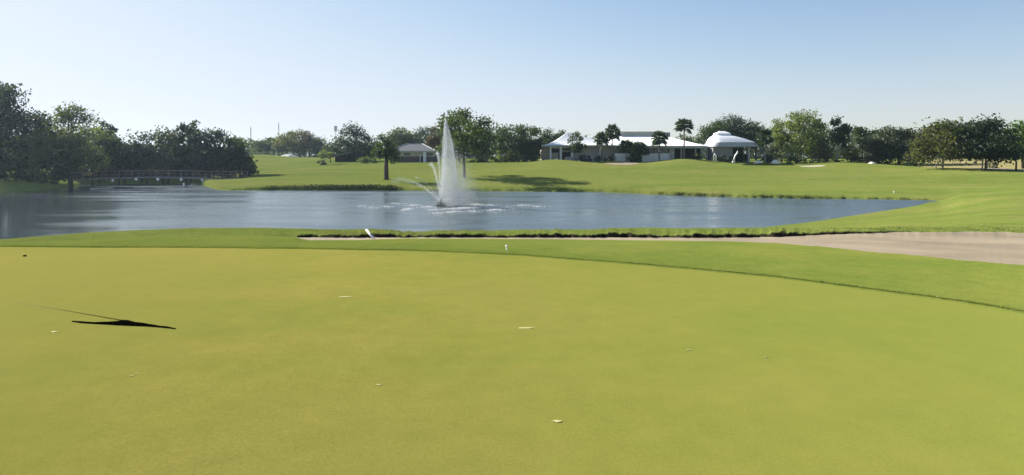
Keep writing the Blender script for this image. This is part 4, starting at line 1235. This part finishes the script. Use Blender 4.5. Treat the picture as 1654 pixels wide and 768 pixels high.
def flat_shape():
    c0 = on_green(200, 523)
    root = thing('black_shape', 'flat black pennant-shaped form on the putting green with a thin rod', 'flat_shape', c0)
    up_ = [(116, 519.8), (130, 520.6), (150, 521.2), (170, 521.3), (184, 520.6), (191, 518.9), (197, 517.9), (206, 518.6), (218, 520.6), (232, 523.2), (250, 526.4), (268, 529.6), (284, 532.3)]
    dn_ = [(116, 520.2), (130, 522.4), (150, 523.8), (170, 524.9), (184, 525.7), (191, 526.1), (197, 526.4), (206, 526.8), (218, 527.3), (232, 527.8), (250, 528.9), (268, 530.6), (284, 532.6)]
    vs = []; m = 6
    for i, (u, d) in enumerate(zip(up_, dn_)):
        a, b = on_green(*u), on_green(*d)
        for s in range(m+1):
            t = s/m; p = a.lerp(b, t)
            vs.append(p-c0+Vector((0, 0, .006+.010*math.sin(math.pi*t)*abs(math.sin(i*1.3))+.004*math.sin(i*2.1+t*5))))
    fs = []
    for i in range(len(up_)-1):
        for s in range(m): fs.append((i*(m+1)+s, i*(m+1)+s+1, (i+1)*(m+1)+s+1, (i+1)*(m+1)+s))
    o = link('black_sheet', np_mesh('black_sheet', [tuple(v) for v in vs], fs, True), M['black_sheet'], root)
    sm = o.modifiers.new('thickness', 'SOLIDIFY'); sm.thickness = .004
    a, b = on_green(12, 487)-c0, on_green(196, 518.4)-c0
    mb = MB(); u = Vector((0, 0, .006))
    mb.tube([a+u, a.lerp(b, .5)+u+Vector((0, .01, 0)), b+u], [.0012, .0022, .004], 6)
    mb.build('thin_rod', M['thin_rod'], root, True)
flat_shape()

# bits lying on the turf
p = on_green(40, 414.5); mb = MB(); mb.ball((p.x, p.y, p.z+.012), .032, .022, .014, 10, 6)
tag(mb.build('pine_cone', M['soil'], None, True), 'little dark pine cone alone near the rim of the green', 'pine cone')
def fleck(px, py, wpx, label, seed, mat='straw'):
    c = on_green(px, py); w_ = wpx/F*c.y/2
    r = random.Random(seed); vs = [(0, 0, .006)]; n = 11
    dp = min(.030, w_*.5); th = r.uniform(-.25, .25)
    for k in range(n):
        a = 2*math.pi*k/n; q = r.uniform(.55, 1.1)
        xx, yy = math.cos(a)*w_*q, math.sin(a)*dp*q
        vs.append((xx*math.cos(th)-yy*math.sin(th), xx*math.sin(th)+yy*math.cos(th), r.uniform(.002, .004)))
    mb = MB(); mb.add(vs, [(0, 1+k, 1+(k+1) % n) for k in range(n)]); mb.add([(v[0], v[1], -.004) for v in vs[1:]], [tuple(range(n-1, -1, -1))])
    o = mb.build('dry_leaf', M[mat], None); o.location = c
    return tag(o, label, 'leaf')
fleck(88, 536.5, 15, 'straw-coloured dry leaf just below the black shape', 3)
fleck(213, 608, 9, 'broken pale leaf a step below the black shape', 4)
fleck(220, 604.5, 7, 'tiny pale leaf touching the broken pale leaf', 9)
fleck(848, 530.5, 32, 'longest bleached leaf strip in the middle of the green', 5)
fleck(558, 480, 26, 'faint pale leaf far out on the green above the others', 6)
fleck(901, 681, 24, 'bleached leaf closest to the camera', 7)
fleck(612, 622, 12, 'small bleached leaf between the black shape and the closest leaf', 8)
fleck(1112, 566, 10, 'small bright leaf past the longest strip', 10)
fleck(1237, 578, 9, 'small bright leaf lying furthest from the black shape', 11)

# ------------------------------------------------------------------ light, sky, camera
wd = bpy.data.worlds.new('World'); S.world = wd; wd.use_nodes = True
nt = wd.node_tree; nt.nodes.clear()
sky = nt.nodes.new('ShaderNodeTexSky'); sky.sky_type = 'NISHITA'; sky.sun_disc = False
sky.sun_elevation = SUN_EL; sky.sun_rotation = SUN_AZ
sky.air_density = 1.0; sky.dust_density = .35; sky.ozone_density = 2.2; sky.altitude = 0
bg = nt.nodes.new('ShaderNodeBackground'); bg.inputs['Strength'].default_value = .10
out = nt.nodes.new('ShaderNodeOutputWorld')
# the bright side of the sky rolls off softly instead of burning out
def vm(op, a, b):
    n = nt.nodes.new('ShaderNodeVectorMath'); n.operation = op
    for sk, v in zip(n.inputs, (a, b)):
        if hasattr(v, 'is_output'): nt.links.new(v, sk)
        else: sk.default_value = v
    return n.outputs[0]
k_ = .155
x_ = vm('MULTIPLY', sky.outputs[0], (k_*1.36, k_*1.36, k_*1.52))
g2 = nt.nodes.new('ShaderNodeGamma'); g2.inputs['Gamma'].default_value = 1.45; nt.links.new(x_, g2.inputs['Color'])
x_ = vm('MULTIPLY', g2.outputs[0], (1.25, 1.05, .87))
y_ = vm('ADD', vm('MULTIPLY', vm('MULTIPLY', x_, x_), (1/.83**2, 1/.90**2, 1/1.02**2)), (1, 1, 1))
gm = nt.nodes.new('ShaderNodeGamma'); gm.inputs['Gamma'].default_value = .5; nt.links.new(y_, gm.inputs['Color'])
rolled = vm('MULTIPLY', vm('DIVIDE', x_, gm.outputs[0]), (4.25, 4.25, 4.25))
nt.links.new(rolled, bg.inputs[0]); nt.links.new(bg.outputs[0], out.inputs[0])

ld = bpy.data.lights.new('sun', 'SUN'); ld.energy = 5.0; ld.angle = math.radians(.53); ld.color = (1, .95, .86)
lo = bpy.data.objects.new('sun', ld); C.objects.link(lo); lo.location = SUN*200
lo.rotation_euler = SUN.to_track_quat('Z', 'Y').to_euler()

cd = bpy.data.cameras.new('camera'); cam = bpy.data.objects.new('camera', cd); C.objects.link(cam)
cam.location = (0, 0, EYE); cam.rotation_euler = (math.pi/2, 0, 0)
cd.sensor_width = 36; cd.lens = 36*F/1654; cd.shift_y = -(384-HZ)/1654; cd.clip_start = .1; cd.clip_end = 20000
S.camera = cam

vs = S.view_settings
S.display_settings.display_device = 'sRGB'
vs.view_transform = 'Standard'; vs.look = 'None'; vs.exposure = 1.25; vs.gamma = 1; vs.use_curve_mapping = False
# the air: pale even haze
hz = MB(); hz.box(-6200, 6200, -6200, 6200, -2.5, 34)
hm = bpy.data.materials.new('pale haze'); hm.use_nodes = True
hn = hm.node_tree; hn.nodes.clear()
ho = hn.nodes.new('ShaderNodeOutputMaterial'); hp = hn.nodes.new('ShaderNodeVolumePrincipled')
hp.inputs['Color'].default_value = (.62, .80, 1, 1); hp.inputs['Density'].default_value = HAZE; hp.inputs['Anisotropy'].default_value = .55
hn.links.new(hp.outputs[0], ho.inputs['Volume'])
tag(hz.build('haze', hm), 'thin pale haze in the air over the course', 'haze', kind='stuff')
S.cycles.volume_bounces = 1

S.render.engine = 'CYCLES'
S.cycles.use_denoising = True
S.cycles.max_bounces = 8; S.cycles.transparent_max_bounces = 8
S.cycles.sample_clamp_indirect = 6
